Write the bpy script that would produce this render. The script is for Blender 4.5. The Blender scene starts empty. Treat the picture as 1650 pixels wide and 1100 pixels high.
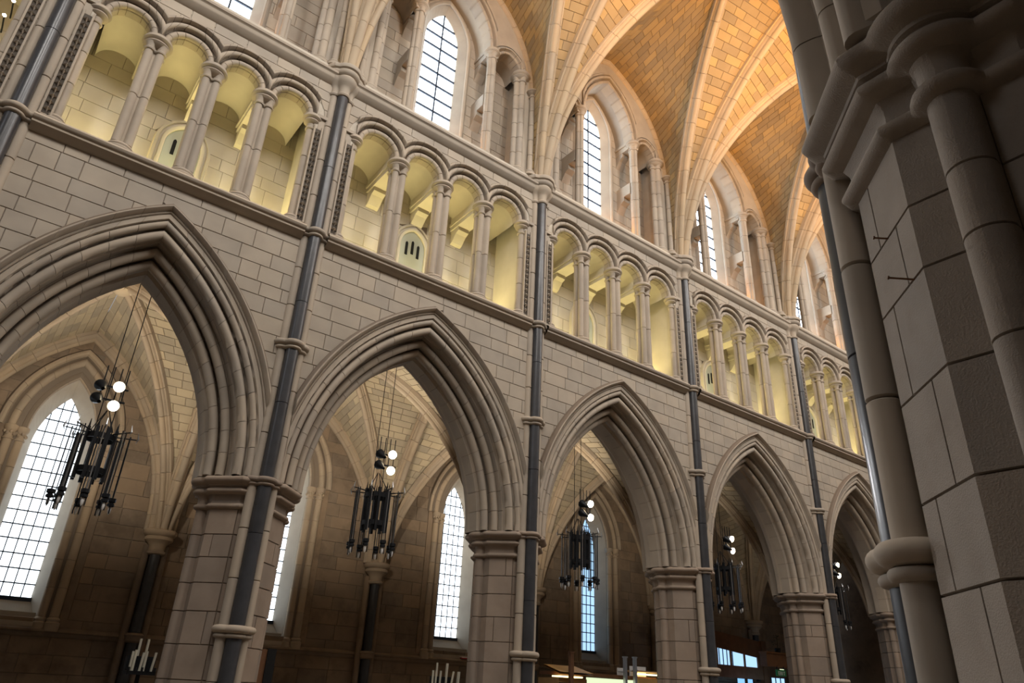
import bpy, math, random
from mathutils import Vector, Matrix
import numpy as np
random.seed(7)
D = bpy.data
COL = bpy.context.scene.collection
PI = math.pi
R = math.radians

# ------------------------------------------------------------------ camera
CAM = Vector((1.646, -10.235, 1.6)); YAW, PIT, ROL, FPX = .643, .456, .050, 1141.9
_f = Vector((math.sin(YAW)*math.cos(PIT), math.cos(YAW)*math.cos(PIT), math.sin(PIT)))
_r = Vector((math.cos(YAW), -math.sin(YAW), 0)); _u = _r.cross(_f)
_rr = math.cos(ROL)*_r + math.sin(ROL)*_u; _uu = -math.sin(ROL)*_r + math.cos(ROL)*_u
cam = D.objects.new('camera', D.cameras.new('camera')); COL.objects.link(cam)
cam.matrix_world = Matrix(((_rr.x, _uu.x, -_f.x, CAM.x), (_rr.y, _uu.y, -_f.y, CAM.y), (_rr.z, _uu.z, -_f.z, CAM.z), (0, 0, 0, 1)))
cam.data.sensor_width = 36; cam.data.lens = FPX/1650*36; cam.data.clip_start = .05
bpy.context.scene.camera = cam
def project(p):
    d = Vector(p)-CAM; z = d.dot(_f)
    if z < .1: return None
    return 825+FPX*d.dot(_rr)/z, 550-FPX*d.dot(_uu)/z, z

# ------------------------------------------------------------------ world, exposure, large lights
sc = bpy.context.scene
sc.view_settings.view_transform = 'Standard'; sc.view_settings.look = 'None'
sc.view_settings.gamma = 1; sc.view_settings.use_curve_mapping = False
sc.view_settings.exposure = 0.32
W = D.worlds.new('overcast_sky'); sc.world = W; W.use_nodes = True
W.node_tree.nodes['Background'].inputs[0].default_value = (.80, .88, 1, 1)
W.node_tree.nodes['Background'].inputs[1].default_value = .30
sc.cycles.adaptive_threshold = .025; sc.cycles.max_bounces = 4; sc.cycles.diffuse_bounces = 3; sc.cycles.glossy_bounces = 2; sc.cycles.transmission_bounces = 2; sc.cycles.caustics_reflective = False; sc.cycles.caustics_refractive = False
def lamp(name, kind, loc, energy, color, target=None, **kw):
    l = D.lights.new(name, kind); l.energy = energy; l.color = color
    for k, v in kw.items(): setattr(l, k, v)
    o = D.objects.new(name, l); COL.objects.link(o); o.location = loc
    if target is not None: o.rotation_euler = (Vector(target)-Vector(loc)).to_track_quat('-Z', 'Y').to_euler()
    return o
XS = [-4.3, .55, 5., 10., 15., 20.1, 25.2, 30.2]
NY, SY = .78, -9.6            # pier centre lines of the two arcades
FY = .10                      # face of the nave wall
MIDY = -4.4
# daylight through the clerestory windows on the camera's side
for i in range(0, 7):
    xm = (XS[i]+XS[i+1])/2
    lamp('clerestory_daylight', 'AREA', (xm, -8.86, 15.4), 600, (1, .955, .90), (xm+.4, 0, 8.8), shape='RECTANGLE', size=1.5, size_y=4.2)
# daylight from the great west window beyond the left edge
lamp('west_window_daylight', 'AREA', (-9.8, -4.4, 10.5), 230, (.92, .95, 1), (6, -4.4, 6), shape='RECTANGLE', size=4, size_y=9)
# lamps of the aisle behind the viewer
lamp('south_aisle_lamp', 'POINT', (-2.5, -12.4, 5.0), 8, (1, .72, .45), shadow_soft_size=.2)
# orange uplighters on the ledge below the opposite clerestory
for i in range(1, 7):
    xm = XS[i]
    lamp('orange_uplighter', 'SPOT', (xm+1.2, -8.6, 12.6), 2000 if i > 2 else 760, (1, .45, .065), (xm+3.0, -2.6, 18.2), spot_size=R(72), spot_blend=.9, shadow_soft_size=.15)

# ------------------------------------------------------------------ materials
def mat(name, col, rough=.85, var=.12, noise=.10, nscale=2.2, bump=.25, bscale=30., stain=None, spec=.25, metal=0.):
    m = D.materials.new(name); m.use_nodes = True; nt = m.node_tree; N = nt.nodes; L = nt.links
    b = N['Principled BSDF']; b.inputs['Roughness'].default_value = rough; b.inputs['Metallic'].default_value = metal
    b.inputs['Specular IOR Level'].default_value = spec
    g = N.new('ShaderNodeNewGeometry'); oi = N.new('ShaderNodeObjectInfo')
    ad = N.new('ShaderNodeMath'); ad.operation = 'ADD'; L.new(oi.outputs['Random'], ad.inputs[0]); L.new(g.outputs['Random Per Island'], ad.inputs[1])
    fr = N.new('ShaderNodeMath'); fr.operation = 'FRACT'; L.new(ad.outputs[0], fr.inputs[0])
    n1 = N.new('ShaderNodeTexNoise'); n1.inputs['Scale'].default_value = nscale; n1.inputs['Detail'].default_value = 3; L.new(g.outputs['Position'], n1.inputs['Vector'])
    # value factor = 1 + var*(rnd-.5)*2 + noise*(n-.5)*4
    a = N.new('ShaderNodeMath'); a.operation = 'MULTIPLY_ADD'; a.inputs[1].default_value = 2*var; a.inputs[2].default_value = 1-var; L.new(fr.outputs[0], a.inputs[0])
    c = N.new('ShaderNodeMath'); c.operation = 'MULTIPLY_ADD'; c.inputs[1].default_value = 4*noise; c.inputs[2].default_value = -2*noise; L.new(n1.outputs['Fac'], c.inputs[0])
    e = N.new('ShaderNodeMath'); e.operation = 'ADD'; L.new(a.outputs[0], e.inputs[0]); L.new(c.outputs[0], e.inputs[1])
    h = N.new('ShaderNodeHueSaturation'); h.inputs['Color'].default_value = (*col, 1); L.new(e.outputs[0], h.inputs['Value'])
    sv = N.new('ShaderNodeMath'); sv.operation = 'MULTIPLY_ADD'; sv.inputs[1].default_value = .2; sv.inputs[2].default_value = .9; L.new(fr.outputs[0], sv.inputs[0]); L.new(sv.outputs[0], h.inputs['Saturation'])
    out = h.outputs['Color']
    if stain:
        n2 = N.new('ShaderNodeTexNoise'); n2.inputs['Scale'].default_value = stain[1]; n2.inputs['Detail'].default_value = 4; n2.inputs['Roughness'].default_value = .65; L.new(g.outputs['Position'], n2.inputs['Vector'])
        rp = N.new('ShaderNodeMapRange'); rp.inputs[1].default_value = .5; rp.inputs[2].default_value = .72; L.new(n2.outputs['Fac'], rp.inputs[0]); rp.inputs[4].default_value = stain[2]
        mx = N.new('ShaderNodeMix'); mx.data_type = 'RGBA'; L.new(rp.outputs[0], mx.inputs['Factor']); L.new(out, mx.inputs['A']); mx.inputs['B'].default_value = (*stain[0], 1)
        out = mx.outputs['Result']
    L.new(out, b.inputs['Base Color'])
    if bump >= .3:
        nb = N.new('ShaderNodeTexNoise'); nb.inputs['Scale'].default_value = bscale; nb.inputs['Detail'].default_value = 1; L.new(g.outputs['Position'], nb.inputs['Vector'])
        bp = N.new('ShaderNodeBump'); bp.inputs['Strength'].default_value = bump; bp.inputs['Distance'].default_value = .01; L.new(nb.outputs['Fac'], bp.inputs['Height']); L.new(bp.outputs[0], b.inputs['Normal'])
    return m
def emis(name, col, s, samp='FRONT'):
    m = D.materials.new(name); m.use_nodes = True; b = m.node_tree.nodes['Principled BSDF']
    b.inputs['Base Color'].default_value = (*[min(1, c*.3) for c in col], 1); b.inputs['Emission Color'].default_value = (*col, 1); b.inputs['Emission Strength'].default_value = s
    b.inputs['Roughness'].default_value = .2; m.cycles.emission_sampling = samp
    return m
M = dict(
    stone=mat('pale_limestone', (.40, .348, .285), var=.085, noise=.11),
    mould=mat('limestone_moulding', (.415, .357, .29), var=.09, noise=.10),
    pier=mat('pier_limestone', (.315, .255, .205), var=.12, noise=.14, stain=((.22, .16, .12), 2.6, .35)),
    npier=mat('grey_brown_pier_stone', (.33, .285, .24), var=.05, noise=.09, nscale=5, bump=.3, bscale=150, stain=((.26, .21, .17), 7., .3)),
    strip=mat('dark_strip_bed', (.10, .085, .07), var=0, noise=.05, bump=0),  # darker bed behind the dogtooth strip, sets off the teeth
    mortar=mat('mortar_joint', (.20, .16, .125), var=0, noise=.05, bump=0),
    marble=mat('dark_marble', (.048, .050, .056), rough=.32, var=.08, noise=.2, nscale=6, bump=.08, spec=.5),
    vault=mat('vault_stone', (.40, .29, .155), var=.19, noise=.08),
    rib=mat('rib_limestone', (.48, .38, .265), var=.08, noise=.08),
    arib=mat('sooty_rib_stone', (.38, .30, .22), var=.09, noise=.12),
    avault=mat('aisle_vault_stone', (.40, .33, .235), var=.18, noise=.10),
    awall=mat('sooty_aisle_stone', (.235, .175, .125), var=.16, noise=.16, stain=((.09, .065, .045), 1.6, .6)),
    tri=mat('triforium_plastered_stone', (.54, .49, .41), var=.05, noise=.08),
    dark=mat('blackened_iron', (.02, .022, .026), rough=.45, var=0, noise=.1, bump=0, spec=.5, metal=.6),
    lead=mat('lead_came', (.03, .04, .06), rough=.6, var=0, noise=0, bump=0),
    doorp=mat('pale_green_painted_door', (.42, .44, .36), rough=.6, var=.02, noise=.03, bump=.05),
    black=mat('black_void', (.01, .01, .01), var=0, noise=0, bump=0),
    wood=mat('brown_oak', (.16, .075, .035), rough=.5, var=.1, noise=.2, nscale=5, bump=.1),
    pine=mat('honey_pine', (.42, .26, .11), rough=.5, var=.1, noise=.15, nscale=4, bump=.1),
    wax=mat('candle_wax', (.62, .60, .50), rough=.5, var=.05, noise=.03, bump=0),
    white=mat('white_card', (.7, .7, .7), var=.02, noise=.02, bump=0),
    floor=mat('floor_slab', (.20, .165, .13), rough=.55, var=.1, noise=.1),
    green=mat('green_sign', (.03, .22, .08), rough=.4, var=0, noise=0, bump=0),
    leaf=mat('dark_leaf', (.05, .06, .03), var=.2, noise=.2),
    sky=emis('daylit_window_glass', (.80, .91, 1.0), 3.0),
    skyc=emis('daylit_clerestory_glass', (.78, .90, 1.0), 6.5),
    skyb=emis('blue_daylit_glass', (.25, .55, .95), .9),
    skyd=emis('dim_blue_daylit_glass', (.42, .68, 1.0), 1.0),
    bulb=emis('lit_lamp', (1, .80, .50), 30.),
    glow=emis('warm_strip_light', (1, .75, .32), 3.),
    gglow=emis('lit_green_panel', (.75, .85, .55), .9),
    steel=mat('brushed_steel', (.45, .47, .5), rough=.3, var=0, noise=.05, bump=0, metal=.9),
)

# ------------------------------------------------------------------ mesh helpers
class MB:
    def __init__(s): s.v = []; s.f = []
    def add(s, vs, fs):
        o = len(s.v); s.v += [tuple(p) for p in vs]; s.f += [tuple(i+o for i in f) for f in fs]; return s
    def box(s, x0, x1, y0, y1, z0, z1):
        return s.add([(x0, y0, z0), (x1, y0, z0), (x1, y1, z0), (x0, y1, z0), (x0, y0, z1), (x1, y0, z1), (x1, y1, z1), (x0, y1, z1)],
                     [(0, 3, 2, 1), (4, 5, 6, 7), (0, 1, 5, 4), (1, 2, 6, 5), (2, 3, 7, 6), (3, 0, 4, 7)])
    def grid(s, rows, close=False, cap=False):
        n = len(rows[0]); o = len(s.v)
        for r_ in rows: s.v += [tuple(p) for p in r_]
        for i in range(len(rows)-1):
            for j in range(n if close else n-1):
                k = (j+1) % n
                s.f.append((o+i*n+j, o+i*n+k, o+(i+1)*n+k, o+(i+1)*n+j))
        if cap:
            s.f.append(tuple(o+j for j in range(n))[::-1]); s.f.append(tuple(o+(len(rows)-1)*n+j for j in range(n)))
        return s
    def tube(s, pts, r, n=8, cap=True):
        rows = []
        for i, p in enumerate(pts):
            p = Vector(p); a = Vector(pts[max(0, i-1)]); b = Vector(pts[min(len(pts)-1, i+1)]); t = (b-a).normalized()
            u = t.cross(Vector((0, 0, 1)));  u = u.normalized() if u.length > 1e-3 else Vector((1, 0, 0)); w = u.cross(t)
            rad = r[i] if isinstance(r, (list, tuple)) else r
            rows.append([p+u*math.cos(2*PI*k/n)*rad+w*math.sin(2*PI*k/n)*rad for k in range(n)])
        return s.grid(rows, True, cap)
    def lathe(s, prof, c, n=16, cap=True):
        rows = [[(c[0]+r_*math.cos(2*PI*k/n), c[1]+r_*math.sin(2*PI*k/n), c[2]+z) for k in range(n)] for r_, z in prof]
        return s.grid(rows, True, cap)
    def build(s, name, m, parent=None, smooth=None, org=None):
        me = D.meshes.new(name); v = s.v
        o = org if org is not None else (org_of(parent) if parent is not None else None)
        if o is not None: v = [(p[0]-o[0], p[1]-o[1], p[2]-o[2]) for p in v]
        me.from_pydata(v, [], s.f); me.materials.append(M[m] if isinstance(m, str) else m)
        if smooth:
            me.shade_smooth(); me.set_sharp_from_angle(angle=R(smooth))
        ob = D.objects.new(name, me); COL.objects.link(ob)
        if parent is not None: ob.parent = parent
        if org is not None and parent is None: ob.location = org
        return ob
ORG = {}
def org_of(p):
    o = Vector((0, 0, 0))
    while p is not None: o += p.location; p = p.parent
    return o
def tag(o, label, cat=None, group=None, kind=None):
    o['label'] = label
    if cat: o['category'] = cat
    if group: o['group'] = group
    if kind: o['kind'] = kind
    return o
def thing(name, label, cat, loc=(0, 0, 0), group=None, kind=None):
    o = D.objects.new(name, None); COL.objects.link(o); o.location = loc; o.empty_display_size = .1
    return tag(o, label, cat, group, kind)
def copy_tree(o, dx, label, parent=None):
    c = o.copy(); COL.objects.link(c)
    if parent is None: c.location = Vector(o.location)+Vector(dx); c['label'] = label
    else: c.parent = parent
    for ch in list(o.children): copy_tree(ch, dx, None, c)
    return c

# --- star-shaped outlines (piers, shaft clusters, capitals)
def star_r(shapes, a, d):
    u = (math.cos(a), math.sin(a)); best = .01
    for s in shapes:
        if s[0] == 'c':
            _, cx, cy, r_ = s[:4]; r_ = r_+d*(s[4] if len(s) > 4 else 1); b = u[0]*cx+u[1]*cy; q = b*b-(cx*cx+cy*cy-r_*r_)
            if q >= 0: best = max(best, b+math.sqrt(q))
        else:
            t = min((ds+d*(s[2] if len(s) > 2 else 1))/(u[0]*nx+u[1]*ny) for nx, ny, ds in s[1] if u[0]*nx+u[1]*ny > 1e-6); best = max(best, t)
    return best
def star_pt(shapes, a, d, c, sgn):
    r_ = star_r(shapes, a, d); return c[0]+r_*math.cos(a), c[1]-sgn*r_*math.sin(a)
def loft_star(mb, shapes, c, prof, sgn=1, n=96, angs=None, cap=True):
    A = angs or [2*PI*k/n for k in range(n)]
    rows = []
    for d, z in prof: rows.append([(*star_pt(shapes, a, d, c, sgn), z) for a in A])
    mb.grid(rows, True, cap); return mb
def star_patch(mb, shapes, c, a0, a1, z0, z1, sgn, A, g=.004, ch=.008):
    A = [a0+1e-4] + [a for a in A if a0+.004 < a < a1-.004] + [a1-1e-4]
    P = [star_pt(shapes, a, 0, c, sgn) for a in A]; Q = [star_pt(shapes, a, -.014, c, sgn) for a in A]
    def sh(p, q, l): # move p towards q by l
        d = math.hypot(q[0]-p[0], q[1]-p[1]); t = min(.45, l/max(d, 1e-6)); return (p[0]+(q[0]-p[0])*t, p[1]+(q[1]-p[1])*t)
    e0 = sh(P[0], P[1], g); e1 = sh(P[-1], P[-2], g); i0 = sh(Q[0], Q[1], g); i1 = sh(Q[-1], Q[-2], g)
    F = [sh(P[0], P[1], g+ch)] + P[1:-1] + [sh(P[-1], P[-2], g+ch)]
    B = [i0] + Q[1:-1] + [i1]
    rows = [[(*p, z) for p in ([B[0]]+row+[B[-1]])] for z, row in ((z0+g, B), (z0+g+ch, F), (z1-g-ch, F), (z1-g, B))]
    mb.grid(rows); return mb

# --- polygon clipping in 2-D
def clip_half(poly, px, pz, nx, nz):   # keep points with (p-P).n >= 0
    out = []
    for i in range(len(poly)):
        a, b = poly[i], poly[(i+1) % len(poly)]
        da = (a[0]-px)*nx+(a[1]-pz)*nz; db = (b[0]-px)*nx+(b[1]-pz)*nz
        if da >= 0: out.append(a)
        if (da >= 0) != (db >= 0):
            t = da/(da-db); out.append((a[0]+(b[0]-a[0])*t, a[1]+(b[1]-a[1])*t))
    return out
def clip_convex(poly, conv):           # conv counter-clockwise
    for i in range(len(conv)):
        a, b = conv[i], conv[(i+1) % len(conv)]
        poly = clip_half(poly, a[0], a[1], -(b[1]-a[1]), b[0]-a[0])
        if len(poly) < 3: return []
    return poly
def area(p): return .5*sum(p[i][0]*p[(i+1) % len(p)][1]-p[(i+1) % len(p)][0]*p[i][1] for i in range(len(p)))
class Arc:      # pointed arch opening: half-span a, rise h
    def __init__(s, xm, zs, a, h): s.xm, s.zs, s.a, s.h = xm, zs, a, h; s.R = (a*a+h*h)/(2*a); s.c = s.R-a
    def off(s, o):
        q = Arc(s.xm, s.zs, s.a, s.h); q.R = s.R+o; q.a = s.a+o; q.h = math.sqrt(max(1e-6, q.R**2-s.c**2)); return q
    def top(s, x):
        d = abs(x-s.xm); q = s.R**2-(d+s.c)**2; return s.zs+math.sqrt(q) if q > 0 else s.zs
    def pts(s, n=12):   # right spring -> apex -> left spring
        t1 = math.acos(s.c/s.R); P = [(s.xm-s.c+s.R*math.cos(t1*k/n), s.zs+s.R*math.sin(t1*k/n)) for k in range(n+1)]
        return P+[(2*s.xm-x, z) for x, z in P[-2::-1]]
    def poly(s, zb, n=12): return [(s.xm-s.a, zb), (s.xm+s.a, zb)] + s.pts(n)
def ashlar(x0, x1, z0, z1, h, lmin, lmax, holes=(), inside=None, seed=1, g=.004):
    rnd = random.Random(seed); polys = []
    n = max(1, round((z1-z0)/h)); zl = [z0+(z1-z0)*k/n for k in range(n+1)]
    for k in range(1, n): zl[k] += rnd.uniform(-.12, .12)*h
    for k in range(n):
        za, zb = zl[k], zl[k+1]; zm = (za+zb)/2
        iv = [(x0, x1)]
        for A, bot in holes:
            if bot <= zm <= A.zs:
                nv = []
                for a, b in iv:
                    if A.xm-A.a > a: nv.append((a, min(b, A.xm-A.a)))
                    if A.xm+A.a < b: nv.append((max(a, A.xm+A.a), b))
                iv = [t for t in nv if t[1]-t[0] > .02]
        for a, b in iv:
            x = a-rnd.uniform(0, .7)*lmin
            while x < b:
                w = rnd.uniform(lmin, lmax); xa, xb = max(x, a), min(x+w, b); x += w
                if b-xb < .12: xb = b; x = b
                if xb-xa < .05: continue
                p = [(xa+g, za+g), (xb-g, za+g), (xb-g, zb-g), (xa+g, zb-g)]
                for A, bot in holes:
                    if zb <= A.zs or za < bot-.5: continue
                    mx, mz = (xa+xb)/2, (za+zb)/2
                    sd = 1 if mx >= A.xm else -1
                    cx = A.xm-sd*A.c; dx, dz = mx-cx, mz-A.zs
                    l = math.hypot(dx, dz); nx, nz = dx/l, dz/l
                    if sd*nx < 0 and False: continue
                    p = clip_half(p, cx+nx*A.R, A.zs+nz*A.R, nx, nz)
                    if len(p) < 3: break
                if len(p) >= 3 and inside: p = clip_convex(p, inside)
                if len(p) >= 3 and abs(area(p)) > .004: polys.append(p)
    return polys
def prism(mb, poly, fn, depth=.03, ch=.007):   # fn(u,v,w): w = 0 front face, positive into the wall
    n = len(poly); cx = sum(p[0] for p in poly)/n; cz = sum(p[1] for p in poly)/n
    def ins(p):
        d = math.hypot(p[0]-cx, p[1]-cz); t = 1-min(.3, ch*1.3/max(d, 1e-4)); return cx+(p[0]-cx)*t, cz+(p[1]-cz)*t
    fr = [fn(*ins(p), 0) for p in poly]; md = [fn(*p, ch) for p in poly]; bk = [fn(*p, depth) for p in poly]
    fs = [tuple(range(n))]
    for i in range(n):
        j = (i+1) % n
        fs += [(i, n+i, n+j, j), (n+i, 2*n+i, 2*n+j, n+j)]
    mb.add(fr+md+bk, fs); return mb
def in_frame(p, m=20):
    q = project(p); return q is not None and -m < q[0] < 1650+m and -m < q[1] < 1100+m
def lay(polys, fn, name, m, parent, limit=300, minpx=0):
    """Stones as parts of their wall: the largest in view one by one, the rest joined."""
    sc_ = []
    for p in polys:
        cx = sum(q[0] for q in p)/len(p); cz = sum(q[1] for q in p)/len(p); w = fn(cx, cz, 0); q = project(w)
        s = abs(area(p))/q[2]**2 if q and in_frame(w) else 0
        sc_.append((s, p))
    sc_.sort(key=lambda t: -t[0]); rest = MB()
    for k, (s, p) in enumerate(sc_):
        if s > 0 and k < limit: mb = MB(); prism(mb, p, fn); mb.build(name, m, parent)
        else: prism(rest, p, fn)
    if rest.f:
        o = rest.build(name+'_rest', m, parent); o['kind'] = 'stuff'
def yplane(y, s=1): return lambda u, v, w: (u, y+s*w, v)
ORD = {0: 'of the bay cut by the left edge', 1: 'of the leftmost whole bay', 2: 'of the second whole bay', 3: 'of the third whole bay', 4: 'of the fourth whole bay', 5: 'of the fifth bay', 6: 'of the hidden last bay'}
PORD = {0: 'beyond the left edge', 1: 'at the left edge', 2: 'between the first and second arches', 3: 'between the second and third arches', 4: 'between the third and fourth arches', 5: 'between the fourth and fifth arches', 6: 'beyond the fifth arch', 7: 'at the far end'}

# --- arch sweeps
def arch_rows(A, prof, yc, s, sd, f0, f1, n, clip=None, sh=0):
    rows = []
    for k in range(n+1):
        f = f0+(f1-f0)*k/n; row = []
        for o, y in prof:
            r_ = A.R+o+sh; t1 = math.acos(max(-1, min(1, A.c/r_))); t0 = math.acos(min(1, (A.c+clip)/r_)) if clip else 0
            t = t0+(t1-t0)*f
            row.append((A.xm+sd*(-A.c+r_*math.cos(t)), yc+s*(y+(math.copysign(min(abs(sh), abs(y)), -y) if sh else 0)), A.zs+r_*math.sin(t)))
        rows.append(row)
    return rows
def arch_ring(parent, A, prof, yc, s, nv, m, clip=None, steps=3, name='voussoir', core=True, gap=.004, off=0.):
    L = A.R*1.2
    for sd in (-1, 1):
        cuts = [0]+[(k+off)/nv for k in range(1, nv)]+[1.0]
        for k in range(nv):
            a, b = cuts[k], cuts[k+1]
            mb = MB(); rows = arch_rows(A, prof, yc, s, sd, a+gap/L*(a > 0), b-(gap/L if b < .999 else 0), steps, clip)
            mb.grid(rows); o = len(mb.v); n = len(prof)
            dp = (max(q[0] for q in prof)+.05, sorted((q[1] for q in prof), key=abs)[0]*.6)
            for e, f in ((0, a+gap/L*(a > 0)), (steps*n, b-(gap/L if b < .999 else 0))):
                mb.v.append(arch_rows(A, [dp], yc, s, sd, f, f, 1, clip)[0][0]); mb.f.append(tuple(range(e, e+n))+(len(mb.v)-1,))
            mb.build(name, m, parent, smooth=40)
        if core:
            mb = MB(); mb.grid(arch_rows(A, prof, yc, s, sd, 0, 1, 14, clip, .012)); mb.build('mortar_bed', 'mortar', parent)
def roll(cx, cy, r_, a0, a1, n=6): return [(cx+r_*math.cos(R(a0+(a1-a0)*k/n)), cy+r_*math.sin(R(a0+(a1-a0)*k/n))) for k in range(n+1)]

# ================================================================== THE SETTING
fl = MB(); fl.add([(-12, -16, 0), (34, -16, 0), (34, 8, 0), (-12, 8, 0)], [(0, 1, 2, 3)])
tag(fl.build('floor', 'floor'), 'stone paved floor of the nave and aisles', 'floor', kind='structure')

ZCAP = 4.2; ZSILL = 8.45; ZTRI = 8.58; ZTS = 10.98; ZCL = 11.85; ZCF = 12.34; ZVS = 12.25
ARCADE = {}
for i in range(7):
    xm = (XS[i]+XS[i+1])/2; hw = (XS[i+1]-XS[i])/2
    a = hw-.78; ARCADE[i] = min((Arc(xm, ZCAP, a, 2.4+.01*q) for q in range(90)), key=lambda A_: abs(A_.off(.8).h-3.80))
HOODW = .80
# --- nave wall: spandrels between arcade and triforium
def column_fill(mb, x0, x1, topz, botfn, y, n=60, flip=False):
    P = [x0+(x1-x0)*k/n for k in range(n+1)]
    rows = [[(x, y, max(botfn(x), 0)) for x in P], [(x, y, topz if not callable(topz) else topz(x)) for x in P]]
    mb.grid(rows)
for i in range(7):
    A = ARCADE[i]; x0, x1 = XS[i], XS[i+1]; H = A.off(HOODW-.06)
    mb = MB()
    column_fill(mb, x0, x1, ZTRI, lambda x: H.top(x), FY+.014)
    column_fill(mb, x0, x1, ZTRI, lambda x: A.off(.3).top(x), NY+.65)
    w = mb.build('wall_north_spandrel', 'mortar')
    tag(w, 'coursed ashlar wall above the pointed arch '+ORD[i], 'wall', kind='structure')
    if i in (0, 6): polys = ashlar(x0, x1, ZCAP, ZSILL, .275, .32, .62, [(H, 0)], seed=10+i)
    else: polys = ashlar(x0+.13, x1-.13, ZCAP, ZSILL-.02, .275, .30, .62, [(H, 0)], seed=10+i)
    lay(polys, yplane(FY), 'stone', 'stone', w)

# --- sill string under the triforium and string under the clerestory
def string(name, label, i, z, prof):
    mb = MB(); x0, x1 = XS[i]+.21, XS[i+1]-.21
    mb.grid([[(x, y, z+dz) for y, dz in prof] for x in (x0, x1)])
    tag(mb.build(name, 'mould', smooth=40), label, 'string course', kind='structure')
SP = [(.30, .13), (.02, .12), (-.06, .09), (-.085, .05), (-.07, .01), (-.04, -.01), (-.035, -.045), (.0, -.07), (.05, -.11), (.11, -.13)]
SP2 = [(.50, .46), (.06, .30), (-.05, .27), (-.085, .23), (-.075, .19), (-.04, .17), (-.03, .155), (-.03, .11), (-.01, .08), (.03, .05), (.06, .02), (.10, .0)]
for i in range(7):
    string('trim_%d' % (i+1), 'moulded stone sill along the foot of the triforium arcade '+ORD[i], i, ZSILL, SP)
    string('trim_%d' % (i+8), 'moulded string course along the clerestory foot '+ORD[i], i, ZCL, SP2)

# --- triforium walls
TA = {}
for i in range(7):
    x0, x1 = XS[i], XS[i+1]; xm = (x0+x1)/2; sp = (x1-x0-.8)/4
    arcs = [Arc(xm+(k-1.5)*sp, ZTS, sp*.34, sp*.315) for k in range(4)]; TA[i] = (arcs, sp)
    topf = lambda x: max([ZTS]+[B.off(.30).top(x) for B in arcs]) if abs(x-xm) < 2.02*sp else ZTRI
    mb = MB(); column_fill(mb, x0, x1, ZCF, topf, FY+.014, n=120)
    # jamb returns and passage shell
    for sd in (-1, 1):
        xj = xm+sd*(2*sp-.02)
        mb.add([(xj+sd*.10, FY+.01, ZTRI), (xj+sd*.10, 1.31, ZTRI), (xj+sd*.10, 1.31, 11.9), (xj+sd*.10, FY+.01, 11.9)], [(0, 1, 2, 3)])
    mb.add([(x0, FY, ZTRI), (x1, FY, ZTRI), (x1, 1.35, ZTRI), (x0, 1.35, ZTRI)], [(0, 1, 2, 3)])
    mb.add([(x0, FY, 11.75), (x1, FY, 11.75), (x1, 1.35, 11.75), (x0, 1.35, 11.75)], [(0, 1, 2, 3)])
    w = mb.build('wall_north_triforium', 'tri'); tag(w, 'pale stone wall framing the triforium arcade '+ORD[i], 'wall', kind='structure')
    ps = []
    for a, b in ((x0+.12, xm-2*sp-.06), (xm+2*sp+.06, x1-.12)): ps += ashlar(a, b, ZTRI, ZTS, .42, .5, .8, seed=30+i)
    ps += ashlar(x0+.2, x1-.2, ZTS, ZCL+.05, .24, .35, .6, [(B.off(.30), 0) for B in arcs], seed=40+i)
    lay(ps, yplane(FY), 'stone', 'stone', w)
    # back wall of the passage
    mb = MB(); mb.add([(x0, 1.315, ZTRI-.2), (x1, 1.315, ZTRI-.2), (x1, 1.315, 12), (x0, 1.315, 12)], [(0, 1, 2, 3)])
    w = mb.build('wall_triforium_back', 'mortar'); tag(w, 'yellow lit back wall of the triforium passage '+ORD[i], 'wall', kind='structure')
    dh = Arc(xm, 9.93, .40, .55)
    lay(ashlar(x0+.05, x1-.05, ZTRI, 11.6, .30, .40, .80, [(dh.off(.04), 0)], seed=50+i, g=.0025), yplane(1.30), 'stone', 'tri', w)
# doors at the back of the triforium
for i in range(0, 6):
    xm = (XS[i]+XS[i+1])/2; A = Arc(xm, 9.93, .30, .42)
    d = thing('door_%d' % (i+1), 'small pale pointed door with dark slots at the back of triforium '+ORD[i].replace('of the ', ''), 'door', (xm, 1.25, ZTRI), kind='structure')
    mb = MB(); prism(mb, A.poly(ZTRI), yplane(1.285), .03); mb.build('door_leaf', 'doorp', d)
    for k in (-1, 0, 1):
        mb = MB(); q = Arc(xm+k*.14, 10.0+.06*(k == 0), .03, .05); prism(mb, q.poly(9.72+.06*(k == 0), 4), yplane(1.274), .03, .002); mb.build('slot', 'black', d)
    prof = [(.0, .0), (.0, -.05), (.03, -.07), (.06, -.07), (.07, -.04), (.10, -.04), (.12, -.07), (.16, -.07), (.18, 0)]
    mb = MB()
    for sd in (-1, 1):
        rows = [[(xm+sd*(A.a+o), 1.30+y, ZTRI) for o, y in prof]] + arch_rows(A, prof, 1.30, 1, sd, 0, 1, 8)
        mb.grid(rows)
    mb.build('door_surround', 'tri', d, smooth=40)

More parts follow.
